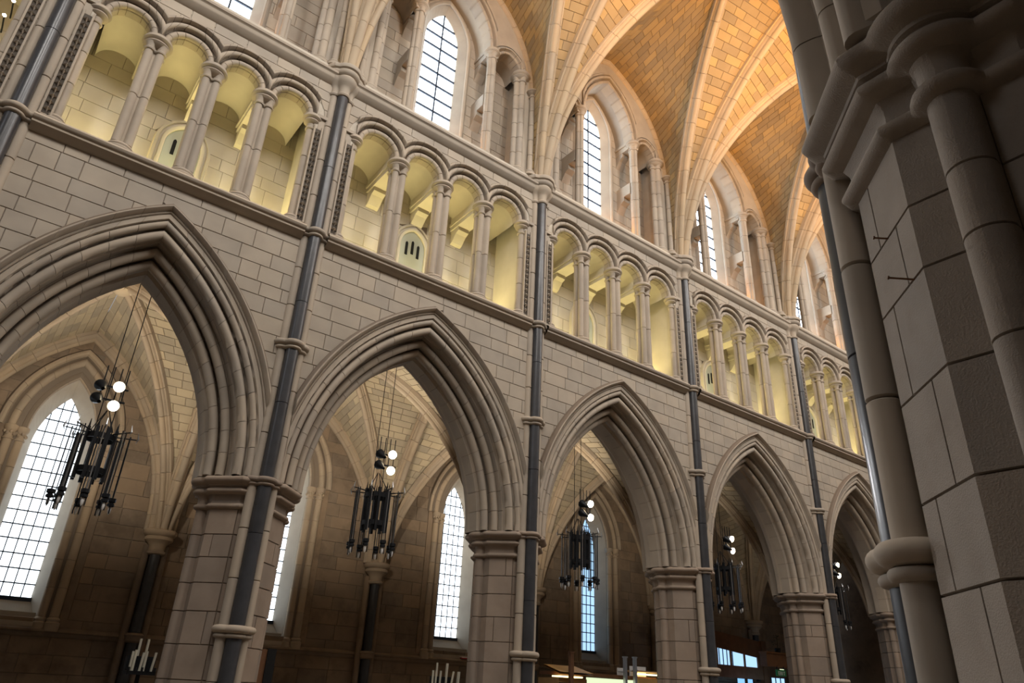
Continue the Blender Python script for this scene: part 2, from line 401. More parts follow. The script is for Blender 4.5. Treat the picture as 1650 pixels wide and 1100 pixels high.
# --- clerestory: window wall and front screen
def clere_arcs(i):
    xm = (XS[i]+XS[i+1])/2; k = (XS[i+1]-XS[i])/5.0
    return xm, k, Arc(xm, 15.72, .90*k, 1.55), Arc(xm-1.51*k, 15.50, .33*k, .40), Arc(xm+1.51*k, 15.50, .33*k, .40), Arc(xm, 15.0, 2.25*k, 3.05)
for i in range(7):
    x0, x1 = XS[i], XS[i+1]; xm, k, A, B1, B2, WR = clere_arcs(i)
    win = Arc(xm, 15.95, .47*k, .95); spl = win.off(.17)
    zb = 12.75
    # outer (window) wall of the passage
    mb = MB(); y = .92
    def bot(x): return spl.top(x) if abs(x-xm) < spl.a else zb
    for a, b in ((x0, xm-spl.a), (xm+spl.a, x1)):
        mb.add([(a, y+.014, 12), (b, y+.014, 12), (b, y+.014, 18.6), (a, y+.014, 18.6)], [(0, 1, 2, 3)])
    column_fill(mb, xm-spl.a, xm+spl.a, 18.6, lambda x: spl.top(x), y+.014, n=24)
    mb.add([(xm-spl.a, y+.014, 12), (xm+spl.a, y+.014, 12), (xm+spl.a, y+.014, zb), (xm-spl.a, y+.014, zb)], [(0, 1, 2, 3)])
    mb.add([(x0, FY+.05, ZCF), (x1, FY+.05, ZCF), (x1, 1.0, ZCF), (x0, 1.0, ZCF)], [(0, 1, 2, 3)])
    w = mb.build('wall_clerestory_outer', 'mortar'); tag(w, 'outer window wall behind the clerestory passage '+ORD[i], 'wall', kind='structure')
    lay(ashlar(x0+.3, x1-.3, ZCF, 18.3, .32, .4, .75, [(spl, zb)], seed=70+i), yplane(y), 'stone', 'stone', w, limit=120 if i in (1, 2, 3, 4) else 0)
    # splayed reveal and window
    wn = thing('window_%d' % (i+1), 'tall pointed clerestory window with dark lead bars '+ORD[i], 'window', (xm, 1.3, zb), kind='structure')
    o1 = spl.poly(zb, 10); o2 = win.poly(zb+.12, 10)
    mb = MB(); mb.grid([[(p[0], y, p[1]) for p in o1], [(p[0], 1.10, p[1]) for p in o2], [(p[0], 1.16, p[1]) for p in o2]], True); mb.build('reveal', 'stone', wn)
    prof = [(.0, 0), (-.02, -.03), (.0, -.06), (.04, -.07), (.08, -.05), (.10, -.02), (.12, 0)]
    mb = MB()
    for sd in (-1, 1): mb.grid([[(xm+sd*(spl.a+o), y+yy, zb) for o, yy in prof]]+arch_rows(spl, prof, y, 1, sd, 0, 1, 10))
    mb.build('window_frame', 'mould', wn, smooth=40)
    ncol, nrow = 2, 10; zt = win.zs+win.h; conv = win.poly(zb+.12, 10)
    for c_ in range(ncol):
        for r_ in range(nrow):
            xa = xm-win.a+2*win.a*c_/ncol; xb = xm-win.a+2*win.a*(c_+1)/ncol; za = zb+.12+(zt-zb-.12)*r_/nrow; zz = zb+.12+(zt-zb-.12)*(r_+1)/nrow
            p = clip_convex([(xa+.008, za+.008), (xb-.008, za+.008), (xb-.008, zz-.008), (xa+.008, zz-.008)], conv)
            if len(p) > 2: mb = MB(); prism(mb, p, yplane(1.135), .008, .001); mb.build('pane', 'skyc', wn)
    mb = MB(); mb.box(xm-.018, xm+.018, 1.11, 1.15, zb+.12, zt); mb.build('mullion_bar', 'lead', wn)
    for r_ in range(1, nrow):
        z = zb+.12+(zt-zb-.12)*r_/nrow; hw = win.a if z < win.zs else max(.05, (math.sqrt(max(0, win.R**2-(z-win.zs)**2))-win.c))
        mb = MB(); mb.box(xm-hw, xm+hw, 1.10, 1.145, z-.022, z+.022); mb.build('saddle_bar', 'lead', wn)
    # front screen wall above the three arches, under the wall rib
    mb = MB(); yf = FY+.13
    topf = lambda x: WR.off(.1).top(x)
    def bf(x):
        d = abs(x-xm)
        if d < 1.05*k: return A.off(.26).top(x)
        if d < 1.90*k: return max(B1.off(.2).top(x), B2.off(.2).top(x), 15.5)
        return ZCF
    column_fill(mb, xm-2.33*k, xm+2.33*k, lambda x: max(topf(x), bf(x)), bf, yf+.014, n=110)
    for sd in (-1, 1):
        xe = xm+sd*2.0*k
        mb.add([(xe, yf, ZCF), (xe, .93, ZCF), (xe, .93, 18), (xe, yf, 18)], [(0, 1, 2, 3)])
    w = mb.build('wall_clerestory_screen', 'stone'); tag(w, 'stone wall over the three clerestory arches '+ORD[i], 'wall', kind='structure')

# --- vault geometry
class RibArc:   # in the vertical plane from p0 (spring) to p1 (crown): s(z) circle with centre height cz
    def __init__(s, p0, p1, cz, ins=0):
        s.p0, s.p1 = Vector(p0), Vector(p1); d = Vector((p1[0]-p0[0], p1[1]-p0[1], 0)); s.len = d.length; s.dir = d.normalized()
        z0, z1 = p0[2]-cz, p1[2]-cz; s.cz = cz; s.cx = (s.len**2+z1*z1-z0*z0)/(2*s.len); s.R = math.hypot(s.cx, z0)
        s.f0, s.f1 = math.asin(z0/s.R), math.asin(min(1, z1/s.R))
    def at(s, tau):
        z = s.p0.z+(s.p1.z-s.p0.z)*tau; q = max(0, s.R**2-(z-s.cz)**2); d = s.cx-math.sqrt(q); p = s.p0+s.dir*d; p.z = z; return p
    def tau(s, f): return (s.cz+s.R*math.sin(s.f0+(s.f1-s.f0)*f)-s.p0.z)/(s.p1.z-s.p0.z)
    def L(s): return s.R*(s.f1-s.f0)
    def curve(s, n): return [s.at(s.tau(k/n)) for k in range(n+1)]
class WallArc:  # stilted wall rib half: vertical from spring then pointed arc
    def __init__(s, p0, p1, zs, ins):
        s.p0, s.p1, s.zs = Vector(p0), Vector(p1), zs; d = p1[0]-p0[0]; s.sg = 1 if d > 0 else -1; s.ins = ins; s.a = abs(d)-ins; s.h = p1[2]-zs; s.R = (s.a**2+s.h**2)/(2*s.a)
    def at(s, tau):
        z = s.p0.z+(s.p1.z-s.p0.z)*tau; x = s.ins
        if z > s.zs: x += s.R-math.sqrt(max(0, s.R**2-(z-s.zs)**2))
        return Vector((s.p0.x+s.sg*x, s.p0.y+(s.p1.y-s.p0.y)*1.0, z))
    def curve(s, n, frm=0):
        t0 = max(0, (s.zs-s.p0.z)/(s.p1.z-s.p0.z))
        out = [s.at(t0*frm)] if frm < 1 else []
        f1 = math.asin(min(1, s.h/s.R))
        for k in range(n+1):
            z = s.zs+s.R*math.sin(f1*k/n); out.append(s.at((z-s.p0.z)/(s.p1.z-s.p0.z)))
        return out
def half_cell(stones, back, Cu, Dg, centre, ch, lw, rnd, bulge=0.):
    n = max(4, round(Dg.L()/ch)); ts = [Dg.tau(k/n) for k in range(n+1)]
    for k in range(n):
        t0, t1 = ts[k], ts[k+1]
        a0, b0, a1, b1 = Cu.at(t0), Dg.at(t0), Cu.at(t1), Dg.at(t1)
        wd = ((b0-a0).length+(b1-a1).length)/2
        nr = ((b0+b1-a0-a1).cross(a1+b1-a0-b0))
        if nr.length < 1e-6: continue
        nr.normalize()
        if nr.dot(centre-(a0+b0)/2) > 0: nr = -nr
        back.add([a0+nr*.014, b0+nr*.014, b1+nr*.014, a1+nr*.014], [(0, 1, 2, 3)])
        if wd < .12: continue
        m = max(1, round(wd/lw)); cuts = [0]+[(j+(.5 if k % 2 else 0)+rnd.uniform(-.16, .16))/m for j in range(1 if not k % 2 else 0, m)]+[1]
        cuts = sorted(c for c in cuts if 0 <= c <= 1); gv = .004/max(.05, (a1-a0).length)
        for j in range(len(cuts)-1):
            f0, f1 = cuts[j], cuts[j+1]
            if (f1-f0)*wd < .06: continue
            g = .004/wd; f0 += g; f1 -= g
            A0, B0, A1, B1 = a0.lerp(a1, gv), b0.lerp(b1, gv), a0.lerp(a1, 1-gv), b0.lerp(b1, 1-gv)
            q = [A0.lerp(B0, f0), A0.lerp(B0, f1), A1.lerp(B1, f1), A1.lerp(B1, f0)]
            stones.append((q, nr))
def stone_box(mb, q, nr):
    cc = (q[0]+q[1]+q[2]+q[3])/4; rn = [p+(cc-p)*min(.2, .008/max(.01, (cc-p).length)) for p in q]
    mb.add(rn+[p+nr*.008 for p in q]+[p+nr*.05 for p in q], [(0, 1, 2, 3)]+[f for a in range(4) for f in ((a, 4+a, 4+(a+1) % 4, (a+1) % 4), (4+a, 8+a, 8+(a+1) % 4, 4+(a+1) % 4))])
def lay_vault(stones, root, m, limit):
    sc_ = []
    for q, nr in stones:
        c = (q[0]+q[1]+q[2]+q[3])/4; pr = project(c)
        vis = pr and in_frame(c) and nr.dot(c-CAM) > 0
        s = abs((q[1]-q[0]).cross(q[3]-q[0]).dot((c-CAM).normalized()))/pr[2]**2 if vis else 0
        sc_.append((s, q, nr))
    sc_.sort(key=lambda t: -t[0]); rest = MB()
    for k, (s, q, nr) in enumerate(sc_):
        if s > 0 and k < limit: mb = MB(); stone_box(mb, q, nr); mb.build('vault_stone', m, root)
        else: stone_box(rest, q, nr)
    if rest.f: o = rest.build('vault_stone_rest', m, root); o['kind'] = 'stuff'
RIBP = [(-.15, -.06), (-.15, .05), (-.125, .07), (-.11, .065), (-.10, .10), (-.085, .12), (-.07, .13), (-.078, .165), (-.065, .205), (-.035, .23), (0, .24)]
RIBP = RIBP+[(-u, w) for u, w in RIBP[-2::-1]]
RIBS = [(-.09, -.05), (-.09, .03), (-.07, .04), (-.06, .07), (-.045, .085), (-.05, .11), (-.03, .14), (0, .15)]
RIBS = RIBS+[(-u, w) for u, w in RIBS[-2::-1]]
def rib(name, label, curve, hdir, into, prof, m, group, nst, scale=1., z_sub=0):
    """curve: list of points; hdir: horizontal across direction; into: function point -> towards room"""
    root = thing(name, label, 'vault rib', curve[0], group)
    n = len(curve)-1; rows = []
    for k, p in enumerate(curve):
        t = (curve[min(n, k+1)]-curve[max(0, k-1)]).normalized(); dn = hdir.cross(t).normalized()
        if dn.dot(into-p) < 0: dn = -dn
        rows.append([p+hdir*(u*scale)+dn*(w*scale) for u, w in prof])
    per = max(1, n//nst); k = 0
    while k < n:
        e = min(n, k+per)
        if n-e < per*.4: e = n
        seg = [list(r_) for r_ in rows[k:e+1]]; g = .004
        if k > 0: seg[0] = [a+(b-a).normalized()*g for a, b in zip(seg[0], seg[1])]
        if e < n: seg[-1] = [a+(b-a).normalized()*g for a, b in zip(seg[-1], seg[-2])]
        mb = MB(); mb.grid(seg); q = len(prof); L_ = len(seg)-1
        mb.f.append(tuple(range(q))); mb.f.append(tuple(range(L_*q, L_*q+q)))
        mb.build('rib_stone', m, root, smooth=40); k = e
    return root
YSPR = .16; YSPS = 2*MIDY-YSPR; ZB = 18.5; ZWR = 18.1
rnd = random.Random(3)
NAVE_D = {}
for i in range(7):
    x0, x1 = XS[i], XS[i+1]; xm = (x0+x1)/2; hub = Vector((xm, MIDY, 15)); stones = []; back = MB()
    boss = (xm, MIDY, ZB)
    for ys, yw in ((YSPR, .27), (YSPS, 2*MIDY-.27)):
        for xc in (x0, x1):
            Dg = RibArc((xc, ys, ZVS), boss, 11.6); T = RibArc((xc, ys, ZVS), (xc, MIDY, ZB-.05), 11.0)
            Wl = WallArc((xc, yw, ZVS), (xm, yw, ZWR), 15.0, .26)
            half_cell(stones, back, Wl, Dg, hub, .235, .44, rnd); half_cell(stones, back, T, Dg, hub, .235, .44, rnd)
            NAVE_D[(i, xc, ys)] = (Dg, T, Wl)
    w = back.build('ceiling', 'mortar'); tag(w, 'orange lit ribbed stone vault over the nave, cells '+ORD[i], 'ceiling', kind='structure')
    lay_vault(stones, w, 'vault', 300 if 1 <= i <= 5 else 0)
for j in range(0, 8):
    xc = XS[j]
    for side, ys in (('wall', YSPR), ('far', YSPS)):
        if side == 'far' and j not in (3, 4, 5, 6): continue
        nst = 13
        sfx = ' springing from the lit wall' if side == 'wall' else ' springing from the unlit opposite side'
        if j <= 6:
            Dg, T, Wl = NAVE_D[(j, xc, ys)]
            rib('vault_rib', 'diagonal vault rib rising rightwards from the shaft %s' % PORD[j]+('' if side == 'wall' else ', opposite'), Dg.curve(39), Vector((0, 0, 1)).cross(Dg.dir), Vector((Dg.p1.x, MIDY, 13)), RIBP, 'rib', 'diagonal nave ribs', nst)
            rib('vault_rib', 'transverse rib crossing the nave from the shaft %s' % PORD[j]+('' if side == 'wall' else ', opposite'), T.curve(39), Vector((1, 0, 0)), Vector((xc, MIDY, 13)), RIBP, 'rib', 'transverse nave ribs', nst, 1.15)
        if j >= 1:
            Dg, T, Wl = NAVE_D[(j-1, xc, ys)]
            rib('vault_rib', 'diagonal vault rib rising leftwards from the shaft %s' % PORD[j]+('' if side == 'wall' else ', opposite'), Dg.curve(39), Vector((0, 0, 1)).cross(Dg.dir), Vector((Dg.p1.x, MIDY, 13)), RIBP, 'rib', 'diagonal nave ribs', nst)
for i in range(7):
    x0, x1 = XS[i], XS[i+1]; xm = (x0+x1)/2
    for xc, sd in ((x0, 'left'), (x1, 'right')):
        Wl = NAVE_D[(i, xc, YSPR)][2]
        rib('wall_rib', 'slender wall rib, %s half, framing the clerestory ' % sd+ORD[i], Wl.curve(24, 1), Vector((0, 1, 0)), Vector((xm, .27, 13)), RIBS, 'rib', 'wall ribs', 9)
    if 2 <= i <= 5:
        mb = MB(); mb.lathe([(.05, -.42), (.16, -.38), (.24, -.3), (.22, -.2), (.26, -.12), (.2, 0)], (xm, MIDY, ZB), 12)
        tag(mb.build('roof_boss', 'rib', smooth=40), 'carved boss at the crown of the nave vault '+ORD[i], 'boss')

# ================================================================== PIERS, SHAFTS AND ARCADE ARCHES
def planes(verts):
    out = []
    for k in range(len(verts)):
        a, b = verts[k], verts[(k+1) % len(verts)]; nx, ny = b[1]-a[1], a[0]-b[0]; l = math.hypot(nx, ny); out.append((nx/l, ny/l, (nx*a[0]+ny*a[1])/l))
    return out
OCT = [(.55, -.25), (.55, .25), (.25, .56), (-.25, .56), (-.55, .25), (-.55, -.25), (-.25, -.56), (.25, -.56)]
PIER = [('p', planes(OCT), 1.28), ('c', -.585, 0, .085, 1.1), ('c', .585, 0, .085, 1.1), ('c', 0, -.62, .11)]
PANG = sorted([math.atan2(b, a) % (2*PI) for a, b in OCT] + [(math.atan2(q, p)) % (2*PI) for cx, cy, r_ in ((-.585, 0, .085), (.585, 0, .085), (-.585, 0, .2), (.585, 0, .2), (0, -.62, .11)) for t in range(48) for p, q in [(cx+r_*math.cos(t*PI/24), cy+r_*math.sin(t*PI/24))] if math.hypot(p, q) > math.hypot(cx, cy)-.02] + [R(k*6) for k in range(60)])
CAPP = [(-.02, 3.72), (.0, 3.735)] + roll(.012, 3.775, .036, -80, 75, 7) + [(.008, 3.82), (.004, 3.86), (.008, 3.905), (.025, 3.94)] + roll(.055, 3.985, .036, -75, 80, 7) + [(.052, 4.028), (.055, 4.045), (.075, 4.052), (.078, 4.07)] + roll(.095, 4.135, .052, -75, 75, 8) + [(.08, 4.19), (.06, 4.20), (-.05, 4.20)]
def make_pier(x, yc, s, label, pm='pier', gp=.003, ch=.006):
    t = thing('arcade_pier', label, 'pier', (x, yc, 0), 'piers of the arcade')
    mb = MB(); loft_star(mb, PIER, (x, yc), [(-.014, .4), (-.014, 3.76)], s, angs=PANG); mb.build('core', 'mortar', t)
    mb = MB(); loft_star(mb, PIER, (x, yc), [(.14, 0), (.14, .26), (.10, .30), (.10, .38), (.03, .44), (-.02, .5)], s, angs=PANG); mb.build('base', pm, t, smooth=35)
    mb = MB(); loft_star(mb, PIER, (x, yc), CAPP, s, angs=PANG); mb.build('capital', pm, t, smooth=38)
    rr_ = random.Random(int(x*7)+5)
    zl = [.46, .83, 1.20, 1.58, 1.974, 2.307, 2.709, 3.115, 3.40, 3.74]
    if yc > 0: zl = [z+rr_.uniform(-.06, .06) if 0 < k < len(zl)-1 else z for k, z in enumerate(zl)]
    for k, (z, z1) in enumerate(zip(zl, zl[1:])):
        if k % 2: cuts = [-9, 9, 37, 66, 114, 143, 171, 189, 226, 256, 284, 314, 351]
        else: cuts = [-9, 9, 54, 66, 114, 126, 171, 189, 236, 256, 284, 304, 351]
        if yc > 0 and (k+int(x)) % 3: cuts = [-9, 9, 66, 114, 171, 189, 256, 284, 351]
        for a, b in zip(cuts, cuts[1:]):
            A = [(p if p < R(351) else p-2*PI) for p in PANG] if a < 0 else PANG
            mb = MB(); star_patch(mb, PIER, (x, yc), R(a), R(b), z, z1, s, sorted(A), gp, ch); mb.build('stone', pm, t, smooth=35)
    return t
for j in range(0, 8):
    make_pier(XS[j], NY, 1, 'clustered limestone pier with moulded capital '+PORD[j])
make_pier(4.8, SY, -1, 'large dark foreground pier filling the right edge of the view', 'npier', .0016, .004)

CL = [('c', 0, .745, .102), ('c', -.148, .665, .073), ('c', .148, .665, .073), ('p', planes([(.148, .4), (.148, .69), (-.148, .69), (-.148, .4)]))]
def shift(shapes, dy):
    out = []
    for q in shapes:
        if q[0] == 'c': out.append(('c', q[1], q[2]-dy, q[3]))
        else: out.append(('p', [(nx, ny, d-ny*dy) for nx, ny, d in q[1]]))
    return out
CLR = shift(CL, .56); RA = [R(-40+k*(260/71)) for k in range(72)]+[R(-90)]
RINGP = [(-.03, -.085), (.0, -.08)] + roll(.012, -.05, .026, -80, 80, 6) + [(.01, -.022)] + roll(.025, .03, .048, -80, 80, 8) + [(.01, .082), (-.04, .085)]
def ring(mb, x, yc, s, z, k=1.): loft_star(mb, CLR, (x, yc-s*.56), [(d*k, z+dz*k) for d, dz in RINGP], s, angs=RA)
SCAP = [(-.03, 11.60), (.02, 11.61), (.035, 11.64), (.02, 11.67), (.0, 11.68), (.0, 11.80), (.03, 11.86), (.075, 11.90), (.11, 11.96), (.115, 12.0), (.09, 12.03), (.085, 12.05), (.13, 12.07), (.155, 12.12), (.15, 12.15), (.125, 12.17), (.17, 12.19), (.185, 12.24), (.17, 12.28), (.1, 12.30), (-.1, 12.30)]
def make_cluster(x, yc, s, label):
    t = thing('wall_shaft', label, 'wall shaft', (x, yc-s*.7, 0), 'dark marble wall shafts')
    levels = [0.3, 2.12, 4.14, 6.34, ZSILL+.02, 11.62]
    rr_ = random.Random(int(x*3)+2)
    for a, b in zip(levels, levels[1:]):
        mid = [a+.02, (a+b)/2+rr_.uniform(-.3, .3), b-.02] if b-a > 1.9 else [a+.02, b-.02]
        for p, q in zip(mid, mid[1:]):
            mb = MB(); mb.lathe([(.092, p), (.102, p+.006), (.102, q-.006), (.092, q)], (x, yc-s*.745, 0), 28); mb.build('marble_shaft', 'marble', t, smooth=40)
        for sd in (-1, 1):
            n = max(1, round((b-a)/rr_.uniform(.62, .8))); zs = [a+(b-a)*k/n for k in range(n+1)]
            for p, q in zip(zs, zs[1:]):
                mb = MB(); mb.lathe([(.064, p+.004), (.073, p+.011), (.073, q-.011), (.064, q-.004)], (x+sd*.148, yc-s*.665, 0), 20); mb.build('pale_shaft_drum', 'mould', t, smooth=40)
    for z in (2.12, 6.34, ZSILL+.02):
        mb = MB(); ring(mb, x, yc, s, z); mb.build('shaft_ring', 'mould', t, smooth=40)
    mb = MB(); ring(mb, x, yc, s, 4.14, .8); mb.build('shaft_ring', 'pier', t, smooth=40)
    mb = MB(); loft_star(mb, CLR, (x, yc-s*.56), SCAP, s, angs=RA); mb.build('capital', 'mould', t, smooth=40)
    mb = MB(); mb.box(x-.24, x+.24, *sorted((yc-s*.44, yc-s*.62)), 4.2, 12.3); mb.build('mortar_bed', 'mortar', t)
    return t
for j in range(0, 8): make_cluster(XS[j], NY, 1, 'dark marble shaft between two pale ones on the wall '+PORD[j])
make_cluster(4.8, SY, -1, 'glossy marble shaft with fat rings on the near edge of the foreground pier')

# arcade arch section: offset from the soffit radius, y from the pier line (negative = nave)
P_IN = [(.0, .16), (.0, -.09), (.03, -.10), (.05, -.13), (.035, -.16)] + roll(.085, -.225, .066, 150, 350, 8) + [(.165, -.215), (.195, -.18)]
P_MID = [(.185, -.175), (.20, -.235), (.185, -.275), (.165, -.295)] + roll(.215, -.36, .062, 150, 345, 8) + [(.29, -.355), (.315, -.335), (.325, -.38), (.335, -.43), (.36, -.44)]
P_OUT = [(.35, -.435), (.365, -.49), (.345, -.52)] + roll(.39, -.585, .064, 155, 345, 8) + [(.465, -.58), (.49, -.55), (.505, -.585)] + roll(.53, -.65, .05, 165, 340, 6) + [(.578, -.655), (.585, -.70), (.59, -.715), (.655, -.715), (.665, -.70), (.685, -.675)]
P_HOOD = [(.665, -.69), (.672, -.725), (.685, -.735), (.70, -.725), (.705, -.71), (.715, -.745), (.735, -.79), (.75, -.805), (.765, -.805), (.80, -.755), (.805, -.69)]
for i in range(7):
    A = ARCADE[i]; small = i in (0, 6)
    t = thing('arcade_arch', 'deeply moulded pointed arcade arch '+ORD[i], 'arch', (A.xm, NY, ZCAP), 'arches of the arcade')
    arch_ring(t, A, P_IN, NY, 1, 10, 'mould', steps=3)
    arch_ring(t, A, P_MID, NY, 1, 11, 'mould', steps=3)
    arch_ring(t, A, P_OUT, NY, 1, 10, 'mould', steps=3, clip=A.a+.57)
    arch_ring(t, A, P_HOOD, NY, 1, 8, 'mould', steps=4, clip=A.a+.57, name='hood_stone')
    bk = [(0, .19), (0, .14)] + roll(.075, .255, .075, -160, -330, 7)[0:] + [(.16, .26), (.30, .36), (.30, .66), (.36, .66)]
    mb = MB()
    for sd in (-1, 1): mb.grid(arch_rows(A, bk, NY, 1, sd, 0, 1, 16))
    mb.build('aisle_side_moulding', 'mould', t, smooth=40)
SW = {0: 'cut by the left edge', 1: 'on the nearer side of the foreground pier', 2: 'on the farther side of the foreground pier'}
for i in range(7):
    x0, x1 = {2: 4.8, 1: -.2}.get(i, XS[i]), {1: 4.8, 0: -.2}.get(i, XS[i+1]); A = Arc((x0+x1)/2, ZCAP, (x1-x0)/2-.78, 2.9)
    if i in (1, 2):
        t = thing('arcade_arch', 'dark moulded arch springing from the foreground pier, its %s side' % ('nearer' if i == 1 else 'farther'), 'arch', (A.xm, SY, ZCAP), 'arches of the arcade')
        for pr, nv in ((P_IN, 9), (P_MID, 10), (P_OUT, 9)): arch_ring(t, A, pr, SY, -1, nv, 'mould')
        arch_ring(t, A, [(o, -y) for o, y in P_IN], SY, -1, 9, 'mould', core=False); arch_ring(t, A, [(o, -y) for o, y in P_MID], SY, -1, 10, 'mould', core=False); arch_ring(t, A, [(o, -y) for o, y in P_OUT], SY, -1, 9, 'mould', core=False)
    mb = MB(); H = A.off(.5)
    column_fill(mb, x0, x1, 18.8, lambda x: H.top(x), SY+.69); column_fill(mb, x0, x1, 12.2, lambda x: H.top(x), SY-.69)
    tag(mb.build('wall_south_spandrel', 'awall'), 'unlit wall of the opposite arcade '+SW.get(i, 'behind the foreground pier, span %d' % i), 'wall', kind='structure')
mb = MB(); mb.box(-10, 34, -14.7, -14.5, 0, 9); mb.box(-10, 34, -14.5, SY-.6, 8.4, 8.6)
tag(mb.build('wall_south_aisle', 'awall'), 'wall and roof of the aisle behind the viewer', 'wall', kind='structure')
mb = MB(); mb.box(-10.2, -10, -14.7, 6.6, 0, 19); mb.box(-10, XS[0], FY+.6, FY+.8, 0, 19); mb.box(-10, XS[0], -10, 1, 18.6, 18.8); mb.box(-10, XS[0], SY+.5, SY+.69, 4, 18.8)
tag(mb.build('wall_west', 'awall'), 'west end walls of the nave beyond the left edge', 'wall', kind='structure')
# ================================================================== TRIFORIUM COLUMNS AND ARCHES
QUAD = [('c', -.086, -.075, .063), ('c', .086, -.075, .063), ('c', -.086, .075, .063), ('c', .086, .075, .063), ('c', 0, 0, .075)]
def column(name, label, cat, group, x, y, z0, z1, shapes=QUAD, r_=.15, n=56, m='mould', nd=2, caph=.30):
    t = thing(name, label, cat, (x, y, z0), group)
    mb = MB(); loft_star(mb, [('c', 0, 0, r_)], (x, y), [(.075, z0), (.08, z0+.05), (.06, z0+.075), (.03, z0+.085), (.045, z0+.12), (.03, z0+.15), (0, z0+.165), (-.04, z0+.17)], 1, 24); mb.build('base', m, t, smooth=40)
    zs = [z0+.16+(z1-caph-z0-.16)*k/nd for k in range(nd+1)]
    for a, b in zip(zs, zs[1:]):
        mb = MB(); loft_star(mb, shapes, (x, y), [(-.008, a+.002), (0, a+.01), (0, b-.01), (-.008, b-.002)], 1, n); mb.build('shaft', m, t, smooth=40)
    zc = z1-caph
    mb = MB(); loft_star(mb, shapes, (x, y), [(-.01, zc-.02), (.02, zc-.01), (.028, zc+.015), (.015, zc+.035), (0, zc+.04), (.005, zc+.10), (.03, zc+.15)], 1, n, cap=False)
    k = caph/.30
    loft_star(mb, [('c', 0, 0, r_)], (x, y), [(-.02, zc+.10*k), (.03, zc+.14*k), (.055, zc+.165*k), (.05, zc+.185*k), (.035, zc+.195*k), (.06, zc+.205*k), (.085, zc+.235*k), (.08, zc+.265*k), (.065, zc+.30*k), (-.1, zc+.30*k)], 1, 28)
    mb.build('capital', m, t, smooth=40)
    return t
P_T1 = [(.0, .10), (.0, -.04), (.015, -.055)] + roll(.05, -.10, .05, 140, 345, 7) + [(.11, -.085), (.13, -.06)]
P_T2 = [(.12, -.055), (.145, -.09), (.14, -.12)] + roll(.185, -.165, .045, 150, 345, 7) + [(.24, -.145), (.255, -.12), (.265, -.16), (.275, -.17)]
P_T3 = [(.265, -.165), (.268, -.215), (.285, -.245), (.305, -.25), (.325, -.235), (.335, -.16)]
NTH = ['leftmost', 'second', 'third', 'rightmost']
for i in range(7):
    x0, x1 = XS[i], XS[i+1]; xm = (x0+x1)/2; arcs, sp = TA[i]; yc = FY+.16
    vis = i <= 5
    for k, A in enumerate(arcs):
        t = thing('triforium_arch', '%s small roll moulded triforium arch ' % NTH[k]+ORD[i], 'arch', (A.xm, yc, ZTS), 'triforium arches')
        for pr, nv, nm in ((P_T1, 4, 'voussoir'), (P_T2, 4, 'voussoir'), (P_T3, 4, 'hood_stone')):
            arch_ring(t, A, pr, yc, 1, nv if vis else 1, 'mould', clip=sp/2+.001, steps=4, name=nm, gap=.003)
        mb = MB(); P = A.off(.02).pts(10)
        mb.grid([[(p[0], yc+.05, p[1]) for p in P], [(p[0], 1.32, p[1]) for p in P]]); mb.build('tunnel_soffit', 'tri', t, smooth=40)
    for k in range(3):
        cx = xm+(k-1)*sp; nm = ('left', 'middle', 'right')[k]
        column('triforium_column', '%s clustered column of the triforium arcade ' % nm+ORD[i], 'column', 'triforium columns', cx, yc, ZTRI, ZTS)
        t = thing('triforium_lintel', 'stone lintel on a corbel behind the %s triforium column ' % nm+ORD[i], 'lintel', (cx, 1.0, ZTS-.2), 'triforium lintels')
        hw = sp/2-A.a+.0
        mb = MB(); mb.box(cx-hw, cx+hw, yc+.12, 1.31, ZTS-.05, ZTS+.75); mb.box(cx-hw-.025, cx+hw+.025, yc+.12, 1.31, ZTS-.10, ZTS-.04); mb.box(cx-hw, cx+hw, yc+.12, 1.31, ZTS-.20, ZTS-.10); mb.build('lintel_block', 'tri', t)
        mb = MB(); P = [(1.31, ZTS-.20), (.98, ZTS-.20), (.98, ZTS-.29), (1.08, ZTS-.34), (1.22, ZTS-.50), (1.31, ZTS-.54)]
        mb.grid([[(cx-hw*.8, y, z) for y, z in P], [(cx+hw*.8, y, z) for y, z in P]], False, True); mb.build('corbel', 'tri', t)
    for sd, nm in ((-1, 'left'), (1, 'right')):
        cx = xm+sd*(2*sp-.03)
        t = column('triforium_respond', '%s triforium jamb shaft with dogtooth strip ' % nm+ORD[i], 'column', 'triforium jamb shafts', cx, yc-.06, ZTRI, ZTS, [('c', 0, 0, .07)], .09, 24, nd=3)
        xd = cx+sd*.115
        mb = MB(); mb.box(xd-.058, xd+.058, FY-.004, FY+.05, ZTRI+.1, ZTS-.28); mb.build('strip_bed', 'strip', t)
        mb = MB(); z = ZTRI+.14
        while z < ZTS-.34:
            c = (xd, FY-.075, z+.04)
            for q in range(4):
                a0, a1 = q*PI/2, (q+1)*PI/2; h = .056
                p0 = (xd+h*math.cos(a0), FY-.002, z+.04+h*1.1*math.sin(a0)); p1 = (xd+h*math.cos(a1), FY-.002, z+.04+h*1.1*math.sin(a1)); md = (xd+.020*math.cos((a0+a1)/2), FY-.015, z+.04+.022*math.sin((a0+a1)/2))
                mb.add([p0, md, c], [(0, 1, 2)]); mb.add([md, p1, c], [(0, 1, 2)])
            z += .122
        o = mb.build('dogtooth', 'mould', t); o['kind'] = 'stuff'
        for e in (-.07, .07):
            mb = MB(); mb.box(xd+e-.014, xd+e+.014, FY-.03, FY+.04, ZTRI+.06, ZTS-.22); mb.build('strip_border', 'mould', t)
        mb = MB(); mb.box(*sorted((cx+sd*.05, cx+sd*.27)), FY-.045, FY+.05, ZTS-.03, ZTS+.04); mb.build('impost', 'mould', t)

